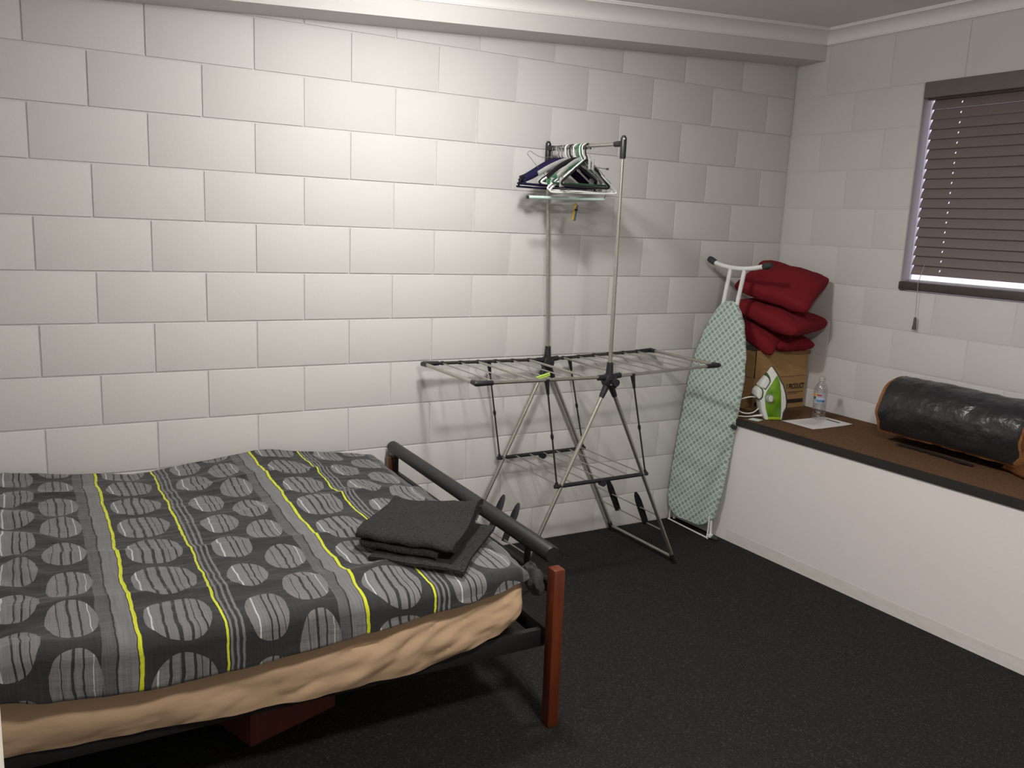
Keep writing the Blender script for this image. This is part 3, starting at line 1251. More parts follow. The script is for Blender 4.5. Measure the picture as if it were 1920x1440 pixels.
# shoe rods and paddles low between the legs
for sg, S in ((1, SF), (-1, SL)):
    us = []
    for z in (.270, .185):
        u = S * (HZ - z) / (HZ - .022)
        us.append((u, z))
        obj('shoe_rod', T([A(sg * u, -W_, z), A(sg * u, W_, z)], .0034, 8), M['steel'], air)
    for v in ((.10, -.125) if sg > 0 else (.10, -.035)):
        lo = A(sg * (us[1][0]), v, us[1][1] - .008)
        hi = A(sg * (us[0][0] - .035), v + .008, us[0][1] + .085)
        d = (hi - lo)
        Lp = d.length
        d.normalize()
        wv = (UU * .70 - VV * .71)
        wv = (wv - d * wv.dot(d)).normalized()
        nn = d.cross(wv).normalized()
        poly = [(-.015, 0), (.015, 0), (.017, .45 * Lp), (.0165, .72 * Lp), (.012, .89 * Lp), (.005, .985 * Lp), (-.005, .985 * Lp), (-.012, .89 * Lp), (-.0165, .72 * Lp), (-.017, .45 * Lp)]
        bm = prism(bmesh.new(), poly, wv, d, nn, -.003, .003, lo, bev=.001)
        po = obj('shoe_paddle', bm, M['black_plastic'], air)
        gr = bmesh.new()
        for r_ in range(7):
            for c_ in (-1, 1):
                c0 = lo + d * (.012 + r_ * .011) + wv * c_ * .006
                for sd in (-1, 1):
                    box(gr, (-.0045, -.0035, -.0004), (.0045, .0035, .0004))
                    vv = gr.verts[-8:] if False else None
                    gr.verts.ensure_lookup_table()
                    for q in gr.verts[-8:]:
                        l = q.co.copy()
                        q.co = c0 + wv * l.x + d * l.y + nn * (sd * .0033 + l.z)
        obj('grip_pattern', gr, M['dark_steel'], po, smooth=False)['kind'] = 'stuff'

# ------------------------------------------------------------------ hangers


def on_bar(t):
    return TOPB + (TOPF - TOPB) * t


HG = 'clothes hangers on the airer bar'


def hook_path(side=1, drop=.062):
    pts = []
    r = .0175
    for k in range(12):
        a = math.radians(205 - k * 205 / 11 - 10)
        pts.append((side * r * math.cos(a), 0, -r + .0095 + r * math.sin(a)))
    # start at free tip, come round the top, down to the neck
    pts = pts[::1]
    pts += [(side * r * .75, 0, -.036), (side * .004, 0, -.048), (0, 0, -drop)]
    return smooth_path(pts, 3)


def hanger_root(label, t, rot, swing=0.0, name='clothes_hanger'):
    p = on_bar(t)
    o = thing(name, label, 'hanger', p, HG)
    base = math.atan2((TOPF - TOPB).y, (TOPF - TOPB).x) + math.pi / 2
    o.rotation_euler = (0, swing, base + rot + math.pi)
    return o


def tri_path(w, h, z0, r=.022, sag=.008, sh=.0):
    """closed rounded triangle in the local xz plane, apex at z0"""
    P = [Vector((0, 0, z0)), Vector((w, 0, z0 - h)), Vector((-w, 0, z0 - h))]
    out = []
    def arc(c, p, n_, rr):
        a = c + (p - c).normalized() * rr
        b = c + (n_ - c).normalized() * rr
        for k in range(7):
            s = k / 6
            out.append((1 - s) ** 2 * a + 2 * s * (1 - s) * c + s * s * b)
    arc(P[1], P[0], P[2], r * 2.0)
    arc(P[2], P[1], P[0], r * 2.0)
    out.append(Vector((-.012, 0, z0 - .003)))
    out.append(Vector((.012, 0, z0 - .003)))
    return out


def tubular(label, t, rot, mat, w=.20, h=.115, r=.0042, swing=0.0, hook=None, bar_drop=0):
    o = hanger_root(label, t, rot, swing)
    obj('hook', T(hook_path(), .0034 if hook is None else .0019, 8), M[mat] if hook is None else M['chrome'], o, local=True)
    obj('frame', T(tri_path(w, h, -.060), r, 8, closed=True), M[mat], o, local=True)
    for s in (-1, 1):
        obj('strap_notch', T([(s * w * .36, 0, -.060 - h * .40), (s * w * .40, 0, -.060 - h * .40 + .010), (s * w * .46, 0, -.060 - h * .43 + .004)], .0022, 6), M[mat], o, local=True)
    return o


def velvet(label, t, rot, mat, w=.205, h=.115, swing=0.0):
    o = hanger_root(label, t, rot, swing)
    obj('hook', T(hook_path(), .0020, 8), M['chrome'], o, local=True)
    bm = bmesh.new()
    arm = smooth_path([(-w, 0, -.060 - h + .022), (-w * .8, 0, -.060 - h * .66), (-w * .35, 0, -.060 - h * .22), (0, 0, -.058), (w * .35, 0, -.060 - h * .22), (w * .8, 0, -.060 - h * .66), (w, 0, -.060 - h + .022)], 6)
    tube(bm, arm, .0135, 8, flat=.34, up=(0, 0, 1))
    obj('shoulder', bm, M[mat], o, local=True)
    obj('trouser_bar', T(smooth_path([(-w, 0, -.06 - h + .022), (-w * 1.0, 0, -.062 - h + .006), (-w * .9, 0, -.060 - h), (w * .9, 0, -.060 - h), (w * 1.0, 0, -.062 - h + .006), (w, 0, -.06 - h + .022)], 4), .0045, 8), M[mat], o, local=True)
    return o


def clip_hanger(label, t, rot, mat, w=.16, drop=.13, swing=0.0, tube_r=.006):
    o = hanger_root(label, t, rot, swing)
    obj('hook', T(hook_path(), .0020, 8), M['chrome'], o, local=True)
    bm = bmesh.new()
    tube(bm, smooth_path([(-w, 0, -drop), (-w * .5, 0, -.085), (0, 0, -.058), (w * .5, 0, -.085), (w, 0, -drop)], 6), .0115, 8, flat=.35, up=(0, 0, 1))
    obj('shoulder', bm, M[mat], o, local=True)
    for s in (-1, 1):
        c = B((s * w * .82 - .012, -.006, -drop - .045), (s * w * .82 + .012, .006, -drop - .002), bev=.003)
        obj('clip', c, M['h_clear'], o, local=True)
    return o


tubular('black plastic hanger nearest the front of the bar, over the white ones', .555, .10, 'h_black', .178, .118, .0052)
tubular('white plastic hanger just behind the front black hanger', .520, -.10, 'h_white', .205, .146, .0046, swing=.03)
tubular('white plastic hanger second behind the front black one', .485, -.06, 'h_white', .205, .140, .0046, swing=.01)
tubular('bright green plastic hanger among the white hangers', .455, -.02, 'h_green', .20, .115, .0042)
tubular('dark green plastic hanger with its bar above the white bars', .500, .03, 'h_dkgreen', .20, .108, .0046, swing=.02)
clip_hanger('black flat shaped hanger in the middle of the bunch', .430, .06, 'h_black', .185, .145)
clip_hanger('smoky clear skirt hanger with clips right of the middle', .475, .16, 'h_clear', .165, .135, swing=.05)
tubular('white plastic hanger with a wide arm left of the green hanger', .405, -.18, 'h_white', .195, .112, .0046)
tubular('black plastic hanger between the white and navy hangers', .350, -.05, 'h_black', .20, .112, .0052)
clip_hanger('clear plastic hanger with a bright chrome hook in the middle', .310, .02, 'h_clear', .18, .13)
tubular('white plastic hanger close behind the black middle hanger', .285, .05, 'h_white', .19, .110, .0044)
velvet('navy velvet hanger nearest the middle of the bunch', .235, -.12, 'h_navy')
velvet('navy velvet hanger with its shoulder highest at the left', .190, .02, 'h_navy')
velvet('navy velvet hanger second from the back post', .140, -.06, 'h_navy')
velvet('navy velvet hanger hanging slightly lower beside the back post', .165, -.16, 'h_navy', .205, .128)
velvet('black velvet hanger closest to the wall by the back post', .105, .04, 'h_black')

# mint trouser hanger whose tube hangs lowest
o = hanger_root('mint white trouser hanger with a long open tube below the rest', .37, -.10)
obj('hook', T(hook_path(), .0020, 8), M['chrome'], o, local=True)
obj('frame', T(smooth_path([(0, 0, -.058), (-.10, 0, -.085), (-.185, 0, -.15), (-.195, 0, -.205), (-.18, 0, -.226)], 5), .0022, 8), M['chrome'], o, local=True)
to = obj('trouser_tube', T([(-.185, 0, -.226), (.235, 0, -.236)], .0075, 12), M['h_mint'], o, local=True)
obj('end_cap', T([(.235, 0, -.236), (.243, 0, -.2362)], .0080, 12), M['rubber'], to, local=True)

# wire hanger tipped sideways at the back
o = thing('wire_hanger', 'thin bare wire hanger tipped up at the left of the bunch', 'hanger', (2.165, -.14, 1.985), HG)
pts = [(2.165, -.14, 1.985), (2.16, -.14, 1.955), (2.09, -.135, 1.936), (2.045, -.13, 1.944), (2.018, -.13, 1.958), (2.004, -.13, 1.956), (1.998, -.13, 1.946), (2.02, -.13, 1.925), (2.09, -.14, 1.86), (2.21, -.15, 1.80), (2.30, -.16, 1.80)]
obj('wire', T(smooth_path([Vector(p) - Vector((2.165, -.14, 1.985)) for p in pts], 4), .0013, 6), M['thin_steel'], o, local=True)
obj('hook', T(hook_path(), .0013, 6), M['thin_steel'], o, local=True)

# chrome skirt hanger seen end-on at the right of the bunch
o = thing('skirt_hanger', 'chrome skirt hanger with grey clips sticking out at the right', 'hanger', on_bar(.60), HG)
obj('hook', T([(Vector((p.y, p.x, p.z))) for p in hook_path()], .0013, 6), M['thin_steel'], o, local=True)
obj('stem', T([(0, 0, -.06), (.0, 0, -.095)], .0013, 6), M['thin_steel'], o, local=True)
obj('clip_rail', T([(-.05, .10, -.072), (.0, .0, -.090), (.055, -.05, -.098)], .0024, 8), M['dark_steel'], o, local=True)
obj('rail_tip', T([(.053, -.048, -.098), (.062, -.056, -.0985)], .0045, 8), M['rubber'], o, local=True)
for dx in (-.012, .006):
    obj('clip', B((dx - .0045, -.016, -.105), (dx + .0045, -.004, -.058), bev=.002), M['h_clear'], o, local=True)

# pegs
pg = thing('clothes_peg', 'yellow and blue clothes peg dangling on a wire below the hangers', 'peg', (2.205, -.235, 1.665))
obj('wire', T([(2.165, -.20, 1.775), (2.18, -.22, 1.745), (2.206, -.235, 1.722)], .0009, 5), M['thin_steel'], pg)
tl = Matrix.Rotation(math.radians(9), 3, 'Y')
pp = (2.206, -.235, 1.69)
obj('peg_half', B((2.1965, -.241, 1.655), (2.2050, -.229, 1.735), bev=.002, rot=tl, piv=pp), M['peg_yellow'], pg)
obj('peg_half', B((2.2065, -.241, 1.655), (2.2140, -.229, 1.728), bev=.002, rot=tl, piv=pp), M['peg_blue'], pg)
obj('spring', T([(2.199, -.2435, 1.705), (2.213, -.2435, 1.705)], .004, 10), M['ink'], pg)
pg = thing('clothes_peg', 'lime green clothes peg clipped on the left wing of the airer', 'peg', (1.885, -.545, .985))
tl = Matrix.Rotation(math.radians(-14), 3, 'Y')
for dz in (0, .0075):
    obj('peg_half', B((1.852, -.551, .984 + dz), (1.918, -.541, .990 + dz), bev=.0015, rot=tl, piv=(1.885, -.545, .987)), M['peg_lime'], pg)

# ------------------------------------------------------------------ ironing board


def bx(y, z):
    return 3.086 + 0.080 * z - 0.12 * (y + .2)


ib = thing('ironing_board', 'ironing board in teal lattice cover leaning upright against the bench corner', 'ironing board', (3.10, -.2, 0))
hw_tab = [(.055, .085), (.075, .125), (.11, .158), (.16, .175), (.3, .184), (.5, .187), (.7, .186), (.85, .182), (.98, .168), (1.08, .143), (1.16, .112), (1.22, .080), (1.255, .052), (1.273, .026), (1.280, .004)]


def yc(z):
    return -0.192 - 0.052 * z + (.010 if z > 1.0 else 0) * (z - 1.0)


bm = bmesh.new()
uvl = bm.loops.layers.uv.new('UVMap')
NZ = 90
nrm = Vector((-1, -.12, .08)).normalized()
acr = [(-1.0, .55), (-.995, .25), (-.96, .06)] + [(-.96 + 1.92 * k / 14, 0) for k in range(1, 14)] + [(.96, .06), (.995, .25), (1.0, .55)] + [(.93, 1.0), (0, 1.0), (-.93, 1.0)]
rows, UVm = [], {}
for i in range(NZ):
    z = .055 + 1.225 * (1 - math.cos(math.pi * i / (NZ - 1))) / 2
    hw = interp(z, hw_tab)
    row = []
    for a, d in acr:
        y = yc(z) - a * hw
        wr = .0035 * fbm(z * 9, a * 2, 1, 3) * (1 if d == 0 else .6)
        edge = .006 * fbm(z * 14, a, 6, 2) if d > .2 else 0
        p = Vector((bx(y, z), y, z)) - nrm * (.034 * d) + nrm * wr + Vector((0, edge, 0))
        v = bm.verts.new(p)
        UVm[v] = (a * hw, z)
        row.append(v)
    rows.append(row)
n = len(acr)
for i in range(NZ - 1):
    for j in range(n):
        f = bm.faces.new((rows[i][j], rows[i][(j + 1) % n], rows[i + 1][(j + 1) % n], rows[i + 1][j]))
        for lp in f.loops:
            lp[uvl].uv = UVm[lp.vert]
bm.faces.new(rows[0][::-1])
bm.faces.new(rows[-1])
bmesh.ops.recalc_face_normals(bm, faces=bm.faces)
obj('padded_cover', bm, M['board'], ib)
off = Vector((.03, .004, 0))
P_ = lambda y, z: Vector((bx(y, z), y, z)) + off
bar = smooth_path([P_(-.070, 1.484), P_(-.12, 1.465), P_(-.19, 1.452), P_(-.262, 1.448), P_(-.34, 1.453), P_(-.41, 1.466), P_(-.452, 1.476)], 5)
tb = obj('rest_bar', T(bar, .0125, 14), M['white_metal'], ib)
for a, b in ((0, 3), (-1, -4)):
    d = (bar[a] - bar[b]).normalized()
    obj('end_cap', T([bar[b] - d * .012, bar[b], bar[a], bar[a] + d * .012, bar[a] + d * .018], [.014, .0175, .0175, .0145, .006], 14), M['rubber'], tb)
for ya, yb in ((-.214, -.188), (-.306, -.275)):
    obj('frame_tube', T([P_(ya, 1.452), P_(yb, 1.10)], .0115, 14), M['white_metal'], ib)
# foot end of the stand
obj('foot_bar', T(smooth_path([(3.102, -.045, .10), (3.101, -.036, .05), (3.101, -.036, .013), (3.100, -.05, .010), (3.099, -.33, .008), (3.099, -.349, .010), (3.102, -.352, .05), (3.104, -.350, .13)], 4), .0045, 8), M['white_metal'], ib)
obj('foot_plate', B((3.100, -.372, .012), (3.124, -.352, .030), bev=.003), M['white_metal'], ib)
obj('stand_leg', T([(3.122, -.352, .02), (3.1325, -.325, .30)], .0075, 10), M['white_metal'], ib)
obj('stand_leg', T([(3.116, -.06, .02), (3.1265, -.08, .30)], .0075, 10), M['white_metal'], ib)
obj('rubber_foot', T([(3.118, -.352, .014), (3.126, -.395, .012), (3.128, -.402, .012)], [.011, .0125, .006], 12), M['rubber'], ib)
obj('leg_stop', T([(3.164, -.395, .634), (3.165, -.422, .628)], .0115, 12), M['rubber'], ib)

# ------------------------------------------------------------------ cardboard box with cushions
cb = thing('cardboard_box', 'open brown cardboard box on the bench corner holding red cushions', 'box', (3.585, -.165, .681))
bxl, bxr, byf, byb = 3.378, 3.782, -.312, -.022
zb, zt_, zf = .681, 1.012, .858
th = .004
obj('box_side', B((bxl, byf, zb), (bxr, byf + th, zf)), M['cardboard'], cb, smooth=False)
obj('box_side', B((bxl, byf + th, zb), (bxl + th, byb, zf)), M['cardboard'], cb, smooth=False)
obj('box_side', B((bxr - th, byf + th, zb), (bxr, byb, zf)), M['cardboard'], cb, smooth=False)
obj('box_side', B((bxl + th, byb - th, zb), (bxr - th, byb, zf)), M['cardboard'], cb, smooth=False)
obj('box_base', B((bxl + th, byf + th, zb), (bxr - th, byb - th, zb + th)), M['cardboard_dark'], cb, smooth=False)


def flap(p0, p1, out, h):
    """upright flap hinged on p0-p1, its top leaning by out"""
    bm = bmesh.new()
    p0, p1, out = Vector(p0), Vector(p1), Vector(out)
    d = (p1 - p0)
    nn = Vector((-d.y, d.x, 0)).normalized()
    NX = 8
    def f(i, j):
        s, q = i / (NX - 1), (0, .04, .5, 1)[j % 4]
        sgn = 1 if j < 4 else -1
        if j >= 4:
            q = (1, .5, .04, 0)[j - 4]
        bow = .006 * math.sin(math.pi * s) * q
        return p0 + d * s + out * q + Vector((0, 0, h * q)) + nn * (sgn * .002 + bow - .0035 * (1 if q == .04 else 0))
    V = grid(bm, NX, 8, f, closed_v=True)
    bm.faces.new(V[0])
    bm.faces.new(V[-1][::-1])
    bmesh.ops.recalc_face_normals(bm, faces=bm.faces)
    return obj('flap', bm, M['cardboard'], cb, smooth=False)


flap((bxl + .004, byf + .003, zf), (bxr - .002, byf + .003, zf), (.0, -.003, 0), zt_ - zf)
flap((bxl + .002, byb - .01, zf), (bxl + .002, byf + .006, zf), (-.006, 0, 0), zt_ - zf - .004)
flap((bxr - .003, byf + .006, zf), (bxr - .003, byb - .01, zf), (.004, 0, 0), zt_ - zf - .004)


def text_mesh(name, body, size, org, ux, uz, mat, parent, w=None, bold=0.0):
    cu = bpy.data.curves.new(name, 'FONT')
    cu.body = body
    cu.size = size
    cu.extrude = 0.0
    cu.offset = bold
    to_ = bpy.data.objects.new(name, cu)
    COL.objects.link(to_)
    dg = bpy.context.evaluated_depsgraph_get()
    me = bpy.data.meshes.new_from_object(to_.evaluated_get(dg))
    bpy.data.objects.remove(to_)
    bm = bmesh.new()
    bm.from_mesh(me)
    xs = [v.co.x for v in bm.verts]
    k = (w / (max(xs) - min(xs))) if w else 1.0
    ux, uz, org = Vector(ux), Vector(uz), Vector(org)
    for v in bm.verts:
        v.co = org + ux * (v.co.x - min(xs)) * k + uz * v.co.y
    return obj(name, bm, mat, parent, smooth=False)


yp = byf - .0006
text_mesh('printed_lettering', '1 PRODUCT', .040, (3.632, yp, .789), (1, 0, 0), (0, 0, 1), M['ink'], cb, w=.138, bold=.0018)
for (a, b, c, d) in ((3.640, 3.765, .767, .771), (3.640, 3.72, .759, .762), (3.640, 3.772, .706, .729), (3.395, 3.50, .705, .728)):
    bm = bmesh.new()
    bm.faces.new([bm.verts.new(p) for p in ((a, yp, c), (b, yp, c), (b, yp, d), (a, yp, d))])
    obj('printed_bar', bm, M['ink'], cb, smooth=False)
bm = bmesh.new()
bm.faces.new([bm.verts.new(p) for p in ((bxl - .0006, -.06, .708), (bxl - .0006, -.18, .708), (bxl - .0006, -.18, .735), (bxl - .0006, -.06, .735))])
obj('printed_bar', bm, M['ink'], cb, smooth=False)


def cushion(label, L_, T_, R_, B_, th_, seed, sag=0.0):
    """soft square cushion through four corner points (left, back/top, right, front)"""
    c = [Vector(p) for p in (L_, T_, R_, B_)]
    nn = (c[2] - c[0]).cross(c[1] - c[3]).normalized()
    if nn.z < 0:
        nn = -nn
    bm = bmesh.new()
    N = 30
    def P(u, v, s):
        eu = u * (1 - .08 * (1 - v * v) * abs(u) ** 3 - .085 * (u * u * v * v) ** 3)
        ev = v * (1 - .08 * (1 - u * u) * abs(v) ** 3 - .085 * (u * u * v * v) ** 3)
        a, b = (eu + 1) / 2, (ev + 1) / 2
        p = c[0] * (1 - a) * (1 - b) + c[3] * a * (1 - b) + c[2] * a * b + c[1] * (1 - a) * b
        t = ((1 - u * u) * (1 - v * v))
        h = th_ * 1.08 * (max(0, t) ** .36)
        edge = 1 - min(1, t * 3)
        h *= 1 + .16 * fbm(u * 1.6 + seed, v * 1.6, s * 2.0, 3)
        w = .006 * fbm(u * 4 + seed, v * 4, seed, 3) + .004 * edge * fbm(u * 9, v * 9, seed + 3, 2)
        return p + nn * (s * h + w) + Vector((0, 0, -sag * (u * u * .6 + v * v * .4)))
    vs = {}
    def V(i, j, s):
        if i in (0, N) or j in (0, N):
            s = 0
        k = (i, j, s)
        if k not in vs:
            u, v = math.sin((i / N - .5) * math.pi), math.sin((j / N - .5) * math.pi)
            vs[k] = bm.verts.new(P(u, v, s))
        return vs[k]
    for s in (1, -1):
        for i in range(N):
            for j in range(N):
                q = [V(i, j, s), V(i + 1, j, s), V(i + 1, j + 1, s), V(i, j + 1, s)]
                bm.faces.new(q if s > 0 else q[::-1])
    bmesh.ops.recalc_face_normals(bm, faces=bm.faces)
    o = tag(obj('cushion', bm, M['red']), label, 'cushion', 'red cushions in the cardboard box')
    return o


cushion('topmost red cushion tilted on the stack above the cardboard box', (3.300, -.150, 1.345), (3.600, -.075, 1.485), (3.775, -.425, 1.405), (3.485, -.535, 1.235), .062, 1.0)
cushion('red cushion second from the top, under the tilted one', (3.310, -.130, 1.255), (3.60, -.065, 1.240), (3.772, -.455, 1.165), (3.430, -.520, 1.125), .062, 5.0)
cushion('red cushion at the right in the mouth of the cardboard box', (3.50, -.120, 1.085), (3.72, -.060, 1.10), (3.715, -.430, 1.045), (3.47, -.365, 1.035), .050, 9.0)
cushion('red cushion drooping over the left front of the cardboard box', (3.295, -.120, 1.175), (3.54, -.09, 1.12), (3.575, -.325, 1.075), (3.425, -.385, .995), .052, 13.0)

# ------------------------------------------------------------------ steam iron
ir = thing('steam_iron', 'white and green steam iron standing on its heel beside the cardboard box', 'iron', (3.375, -.485, .681))
IU = Vector((.905, -.425, 0)).normalized()          # handle side -> soleplate side
IW = Vector((-.425, -.905, 0)).normalized()         # towards the camera
IZ = Vector((0, 0, 1))
IO = Vector((3.346, -.488, .681))
shell = [(-.047, 0), (.044, 0), (.046, .040), (.059, .069), (.058, .098), (.050, .138), (.036, .181), (.018, .209), (.003, .239), (-.023, .275), (-.030, .272), (-.046, .242), (-.081, .180), (-.097, .150), (-.099, .126), (-.090, .108), (-.080, .095), (-.071, .059)]
bm = bmesh.new()


def iron_layer(bm, poly, wmax, bev=.003):
    t = bmesh.new()
    def half(z):
        f = 1.0 if z < .11 else max(.10, 1 - ((z - .11) / .180) ** 1.5)
        return wmax * f
    a = [t.verts.new(IO + IU * u + IZ * z + IW * half(z)) for u, z in poly]
    b = [t.verts.new(IO + IU * u + IZ * z - IW * half(z)) for u, z in poly]
    n = len(poly)
    t.faces.new(a)
    t.faces.new(b[::-1])
    for i in range(n):
        t.faces.new((a[i], a[(i + 1) % n], b[(i + 1) % n], b[i]))
    bmesh.ops.recalc_face_normals(t, faces=t.faces)
    if bev:
        bmesh.ops.bevel(t, geom=t.edges[:], offset=bev, segments=2, affect='EDGES', profile=.5)
    join(bm, t)


iron_layer(bm, shell, .036)
obj('body', bm, M['iron_white'], ir)
bm = bmesh.new()
iron_layer(bm, [(-.033, .0165), (.036, .0165), (.031, .085), (.026, .145), (.017, .204), (.003, .234), (-.027, .186), (-.050, .152), (-.059, .126), (-.056, .095), (-.049, .059)], .0395, bev=.002)
obj('water_tank', bm, M['green_tank'], ir)
bm = bmesh.new()
iron_layer(bm, [(-.030, .002), (.037, .002), (.036, .0162), (-.033, .0162)], .0400, bev=.0015)
obj('heel_trim', bm, M['lime'], ir)
bm = bmesh.new()
iron_layer(bm, [(.0455, .004), (.050, .004), (.052, .040), (.0645, .069), (.0635, .098), (.0555, .138), (.0415, .182), (.023, .212), (.008, .242), (-.018, .279), (-.021, .275), (.003, .2395), (.018, .2095), (.036, .1815), (.050, .1385), (.058, .0985), (.059, .0695), (.046, .040)], .038, bev=.0006)
obj('soleplate', bm, M['dark_steel'], ir)
dc = IO + IU * -.036 + IZ * .115
do = obj('temperature_dial', T([dc + IW * .030, dc + IW * .050, dc + IW * .053], [.0215, .021, .018], 20), M['dial'], ir)
obj('dial_face', T([dc + IW * .0525 + IU * .004, dc + IW * .0555 + IU * .005], [.016, .0145], 18), M['iron_white'], do)
# grip inserts on the handle


def layer_part(name, poly, w, mat, bev=.0012):
    bm = bmesh.new()
    iron_layer(bm, poly, w, bev)
    obj(name, bm, M[mat], ir)


layer_part('grip_trim', [(-.0475, .2425), (-.036, .224), (-.0315, .204), (-.038, .188), (-.0585, .1575), (-.062, .1600), (-.0855, .178)], .0385, 'dark_green', .0006)
layer_part('grip_insert', [(-.056, .2285), (-.045, .218), (-.038, .203), (-.043, .189), (-.060, .1640), (-.0875, .1765)], .0415, 'iron_white')
layer_part('button_trim', [(-.086, .172), (-.073, .164), (-.068, .144), (-.071, .120), (-.080, .107), (-.092, .106), (-.100, .124)], .0385, 'dark_green', .0006)
layer_part('steam_button', [(-.090, .167), (-.080, .160), (-.076, .144), (-.0785, .124), (-.085, .113), (-.095, .112), (-.1035, .126), (-.102, .150)], .0430, 'iron_white')
crd = [(3.292, -.466, .696), (3.275, -.456, .695), (3.245, -.44, .689), (3.205, -.42, .688), (3.185, -.37, .69), (3.195, -.33, .72), (3.20, -.38, .765), (3.235, -.43, .792), (3.275, -.44, .786), (3.302, -.44, .758), (3.293, -.44, .726), (3.255, -.435, .706), (3.215, -.41, .705), (3.195, -.36, .725), (3.20, -.31, .72), (3.23, -.27, .69), (3.29, -.22, .686)]
obj('power_cord', T(smooth_path(crd, 6), .0032, 8), M['iron_white'], ir)
obj('cord_sleeve', T([(3.300, -.470, .697), (3.275, -.457, .695), (3.255, -.446, .691)], [.0065, .0055, .004], 10), M['iron_white'], ir)

# pale paper scrap at the bench edge
tag(obj('paper_scrap', B((3.215, -.512, .6805), (3.262, -.455, .683), rot=Matrix.Rotation(.3, 3, 'Z')), M['h_mint'], smooth=False), 'small pale paper scrap at the bench edge under the iron cord', 'paper')

# ------------------------------------------------------------------ sheet of paper and bottle
pa = thing('paper_sheet', 'white printed sheet of paper lying on the bench under the bottle', 'paper', (3.51, -.652, .6805))
bm = bmesh.new()
q = [(3.355, -.551), (3.661, -.557), (3.666, -.746), (3.360, -.754)]
NP = 10


def pf(i, j):
    s, t = i / NP, j / NP
    x = (q[0][0] * (1 - s) + q[1][0] * s) * (1 - t) + (q[3][0] * (1 - s) + q[2][0] * s) * t
    y = (q[0][1] * (1 - s) + q[1][1] * s) * (1 - t) + (q[3][1] * (1 - s) + q[2][1] * s) * t
    return Vector((x, y, .6812 + .0022 * max(0, s - .75) / .25 + .0015 * max(0, .2 - s) / .2))


grid(bm, NP + 1, NP + 1, pf)
bmesh.ops.recalc_face_normals(bm, faces=bm.faces)
for f in bm.faces:
    if f.normal.z < 0:
        f.normal_flip()
obj('sheet', bm, M['paper'], pa)
bm = bmesh.new()
for k in range(11):
    x = 3.41 + k * .016
    ln = .045 + .06 * random.random()
    y0 = -.59 - .02 * random.random()
    v = [bm.verts.new(p) for p in ((x, y0, .6826), (x + .003, y0, .6826), (x + .003, y0 - ln, .6826), (x, y0 - ln, .6826))]
    bm.faces.new(v)
obj('printed_text', bm, M['grey_ink'], pa, smooth=False)['kind'] = 'stuff'
bm = bmesh.new()
v = [bm.verts.new(p) for p in ((3.615, -.612, .6832), (3.629, -.612, .6834), (3.629, -.700, .6834), (3.615, -.700, .6832))]
bm.faces.new(v)
obj('heading_bar', bm, M['ink'], pa, smooth=False)

bo = thing('water_bottle', 'clear plastic water bottle with a colourful label standing on the paper', 'bottle', (3.590, -.585, .684))
bc = (3.590, -.585, .684)
prof = [(.022, .004), (.029, .0), (.034, .006), (.0345, .018), (.0325, .022), (.0345, .028), (.0345, .038), (.0325, .042), (.0345, .048), (.0345, .058), (.0315, .064), (.0335, .072), (.0345, .085), (.0348, .14), (.0345, .150), (.0315, .168), (.0240, .185), (.0165, .194), (.0145, .198), (.0145, .204)]
obj('bottle_body', lathe(bmesh.new(), prof, bc, 28), M['pet'], bo)
obj('cap', lathe(bmesh.new(), [(.0150, .200), (.0172, .202), (.0172, .207), (.0160, .208), (.0160, .222), (.0145, .2245)], bc, 20), M['clear_cap'], bo)
bm = bmesh.new()
uvl = bm.loops.layers.uv.new('UVMap')
av = math.atan2(-3.625 + .585, -.046 - 3.590)
UVb = {}
NL = 20


def lf(i, j):
    a = av - 1.35 + 2.3 * i / NL
    return Vector((bc[0] + .0353 * math.cos(a), bc[1] + .0353 * math.sin(a), bc[2] + .088 + .054 * j / 4))


Vg = grid(bm, NL + 1, 5, lf)
for i in range(NL + 1):
    for j in range(5):
        UVb[Vg[i][j]] = (i / NL, j / 4)
for f in bm.faces:
    for lp in f.loops:
        lp[uvl].uv = UVb[lp.vert]
obj('label', bm, M['label'], bo)

# ------------------------------------------------------------------ roll of matting
ro = thing('rolled_matting', 'thick roll of brown matting with glossy black backing lying on the bench', 'roll', (3.62, -1.33, .681))
CX, CZ, RR = 3.622, .681 + .158, .156
YA, YB = -1.035, -1.700


A0 = math.radians(221)      # free edge low at the front


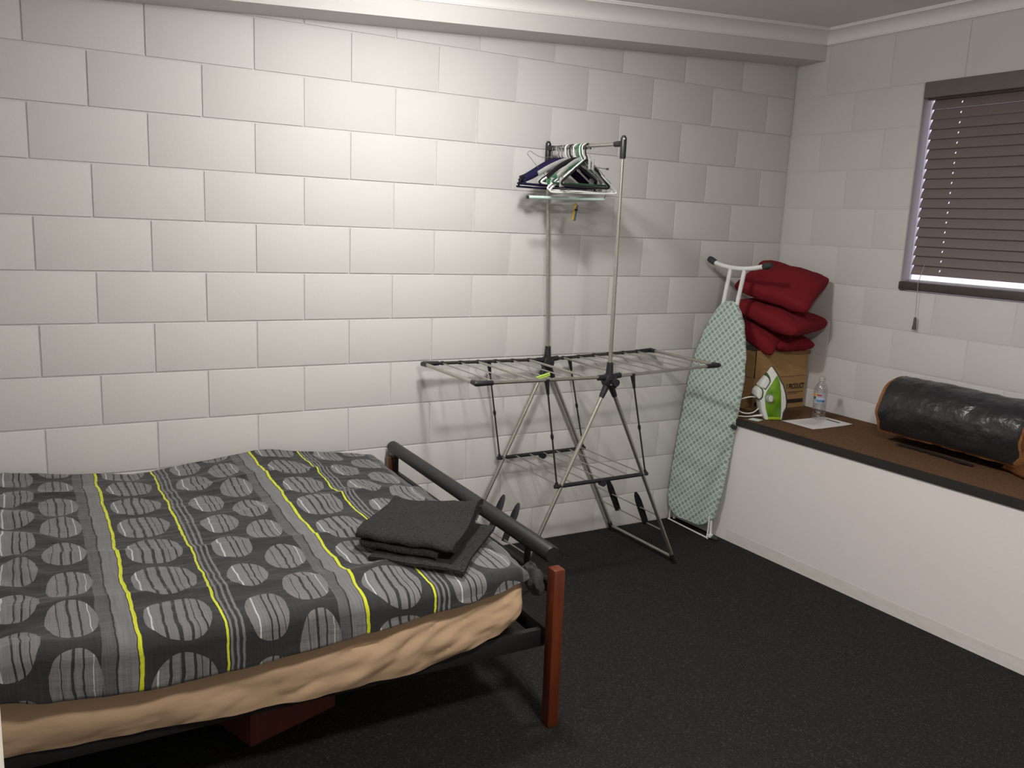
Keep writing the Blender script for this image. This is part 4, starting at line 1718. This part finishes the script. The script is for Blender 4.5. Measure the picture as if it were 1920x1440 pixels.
def roll_surf(name, r_off, a0, a1, ya, yb, mat, th_, seed, flare=0.0):
    """part of a spiral sheet; angle measured from the downward front, going over the top"""
    bm = bmesh.new()
    NA, NY = 120, 44
    def f_(i, j, o_):
        s = i / (NA - 1)
        a = a0 + (a1 - a0) * s
        y = ya + (yb - ya) * j / (NY - 1)
        r = RR + r_off + o_ - .0022 * (A0 - a)
        squash = 1 - .05 * max(0, -math.sin(a)) ** 2
        wob = .0055 * fbm(y * 5 + seed, a * 1.1, seed, 4) + .004 * fbm(y * 14, a * 2.2, seed + 2, 2)
        r += wob
        e = max(0, (yb + .13 - y) / .13) if yb < y + .13 else 0
        r += flare * e * e
        lift = .016 * max(0, 1 - (A0 - a) / .55) ** 2
        return Vector((CX + (r + lift) * math.cos(a), y + .012 * fbm(a * 1.5, seed, j * 0 + 1, 3) * (1 if j in (0, NY - 1) else 0), CZ + r * squash * math.sin(a)))
    V1 = [[bm.verts.new(f_(i, j, 0)) for j in range(NY)] for i in range(NA)]
    V2 = [[bm.verts.new(f_(i, j, -th_)) for j in range(NY)] for i in range(NA)]
    for i in range(NA - 1):
        for j in range(NY - 1):
            bm.faces.new((V1[i][j], V1[i + 1][j], V1[i + 1][j + 1], V1[i][j + 1]))
            bm.faces.new((V2[i][j], V2[i][j + 1], V2[i + 1][j + 1], V2[i + 1][j]))
    for i in range(NA - 1):
        for j in (0, NY - 1):
            bm.faces.new((V1[i][j], V2[i][j], V2[i + 1][j], V1[i + 1][j]))
    for j in range(NY - 1):
        for i in (0, NA - 1):
            bm.faces.new((V1[i][j], V1[i][j + 1], V2[i][j + 1], V2[i][j]))
    bmesh.ops.recalc_face_normals(bm, faces=bm.faces)
    return obj(name, bm, mat, ro)


roll_surf('backing', 0.0, A0, A0 - 2 * math.pi + .1, YA, YB, M['bin_liner'], .003, 1.0)
roll_surf('matting', -.0042, A0 + .15, A0 - 4.2 * math.pi, YA + .019, YB - .012, M['matting'], .007, 1.0)
# folded-over end of the matting
bm = bmesh.new()


def fold(i, j):
    a = math.radians(150) + math.radians(175) * i / 30
    s = j / 8
    y = YB + .080 - .125 * s - .13 * max(0, math.cos(a - math.radians(150))) - .020 * math.cos(2 * a) + .012 * fbm(a * 2, 4, 1, 2) * (1 - s)
    r = RR + .010 + .030 * s + .008 * fbm(a * 3, s * 2, 2, 3)
    return Vector((CX + r * math.cos(a), y, max(.684, CZ + r * .94 * math.sin(a))))


grid(bm, 31, 9, fold)
bmesh.ops.recalc_face_normals(bm, faces=bm.faces)
fo = obj('folded_end', bm, M['matting'], ro)
sm = fo.modifiers.new('thickness', 'SOLIDIFY')
sm.thickness = .006
# torn bits under the roll, coloured dark to include the shadow there
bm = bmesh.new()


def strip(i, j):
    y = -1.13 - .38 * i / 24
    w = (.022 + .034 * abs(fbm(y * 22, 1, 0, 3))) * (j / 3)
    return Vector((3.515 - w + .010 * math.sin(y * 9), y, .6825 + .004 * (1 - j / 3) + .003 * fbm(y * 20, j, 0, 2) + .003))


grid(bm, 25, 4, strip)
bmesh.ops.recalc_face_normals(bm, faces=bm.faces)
so = obj('torn_strip_and_shade', bm, M['edge_strip'], ro)
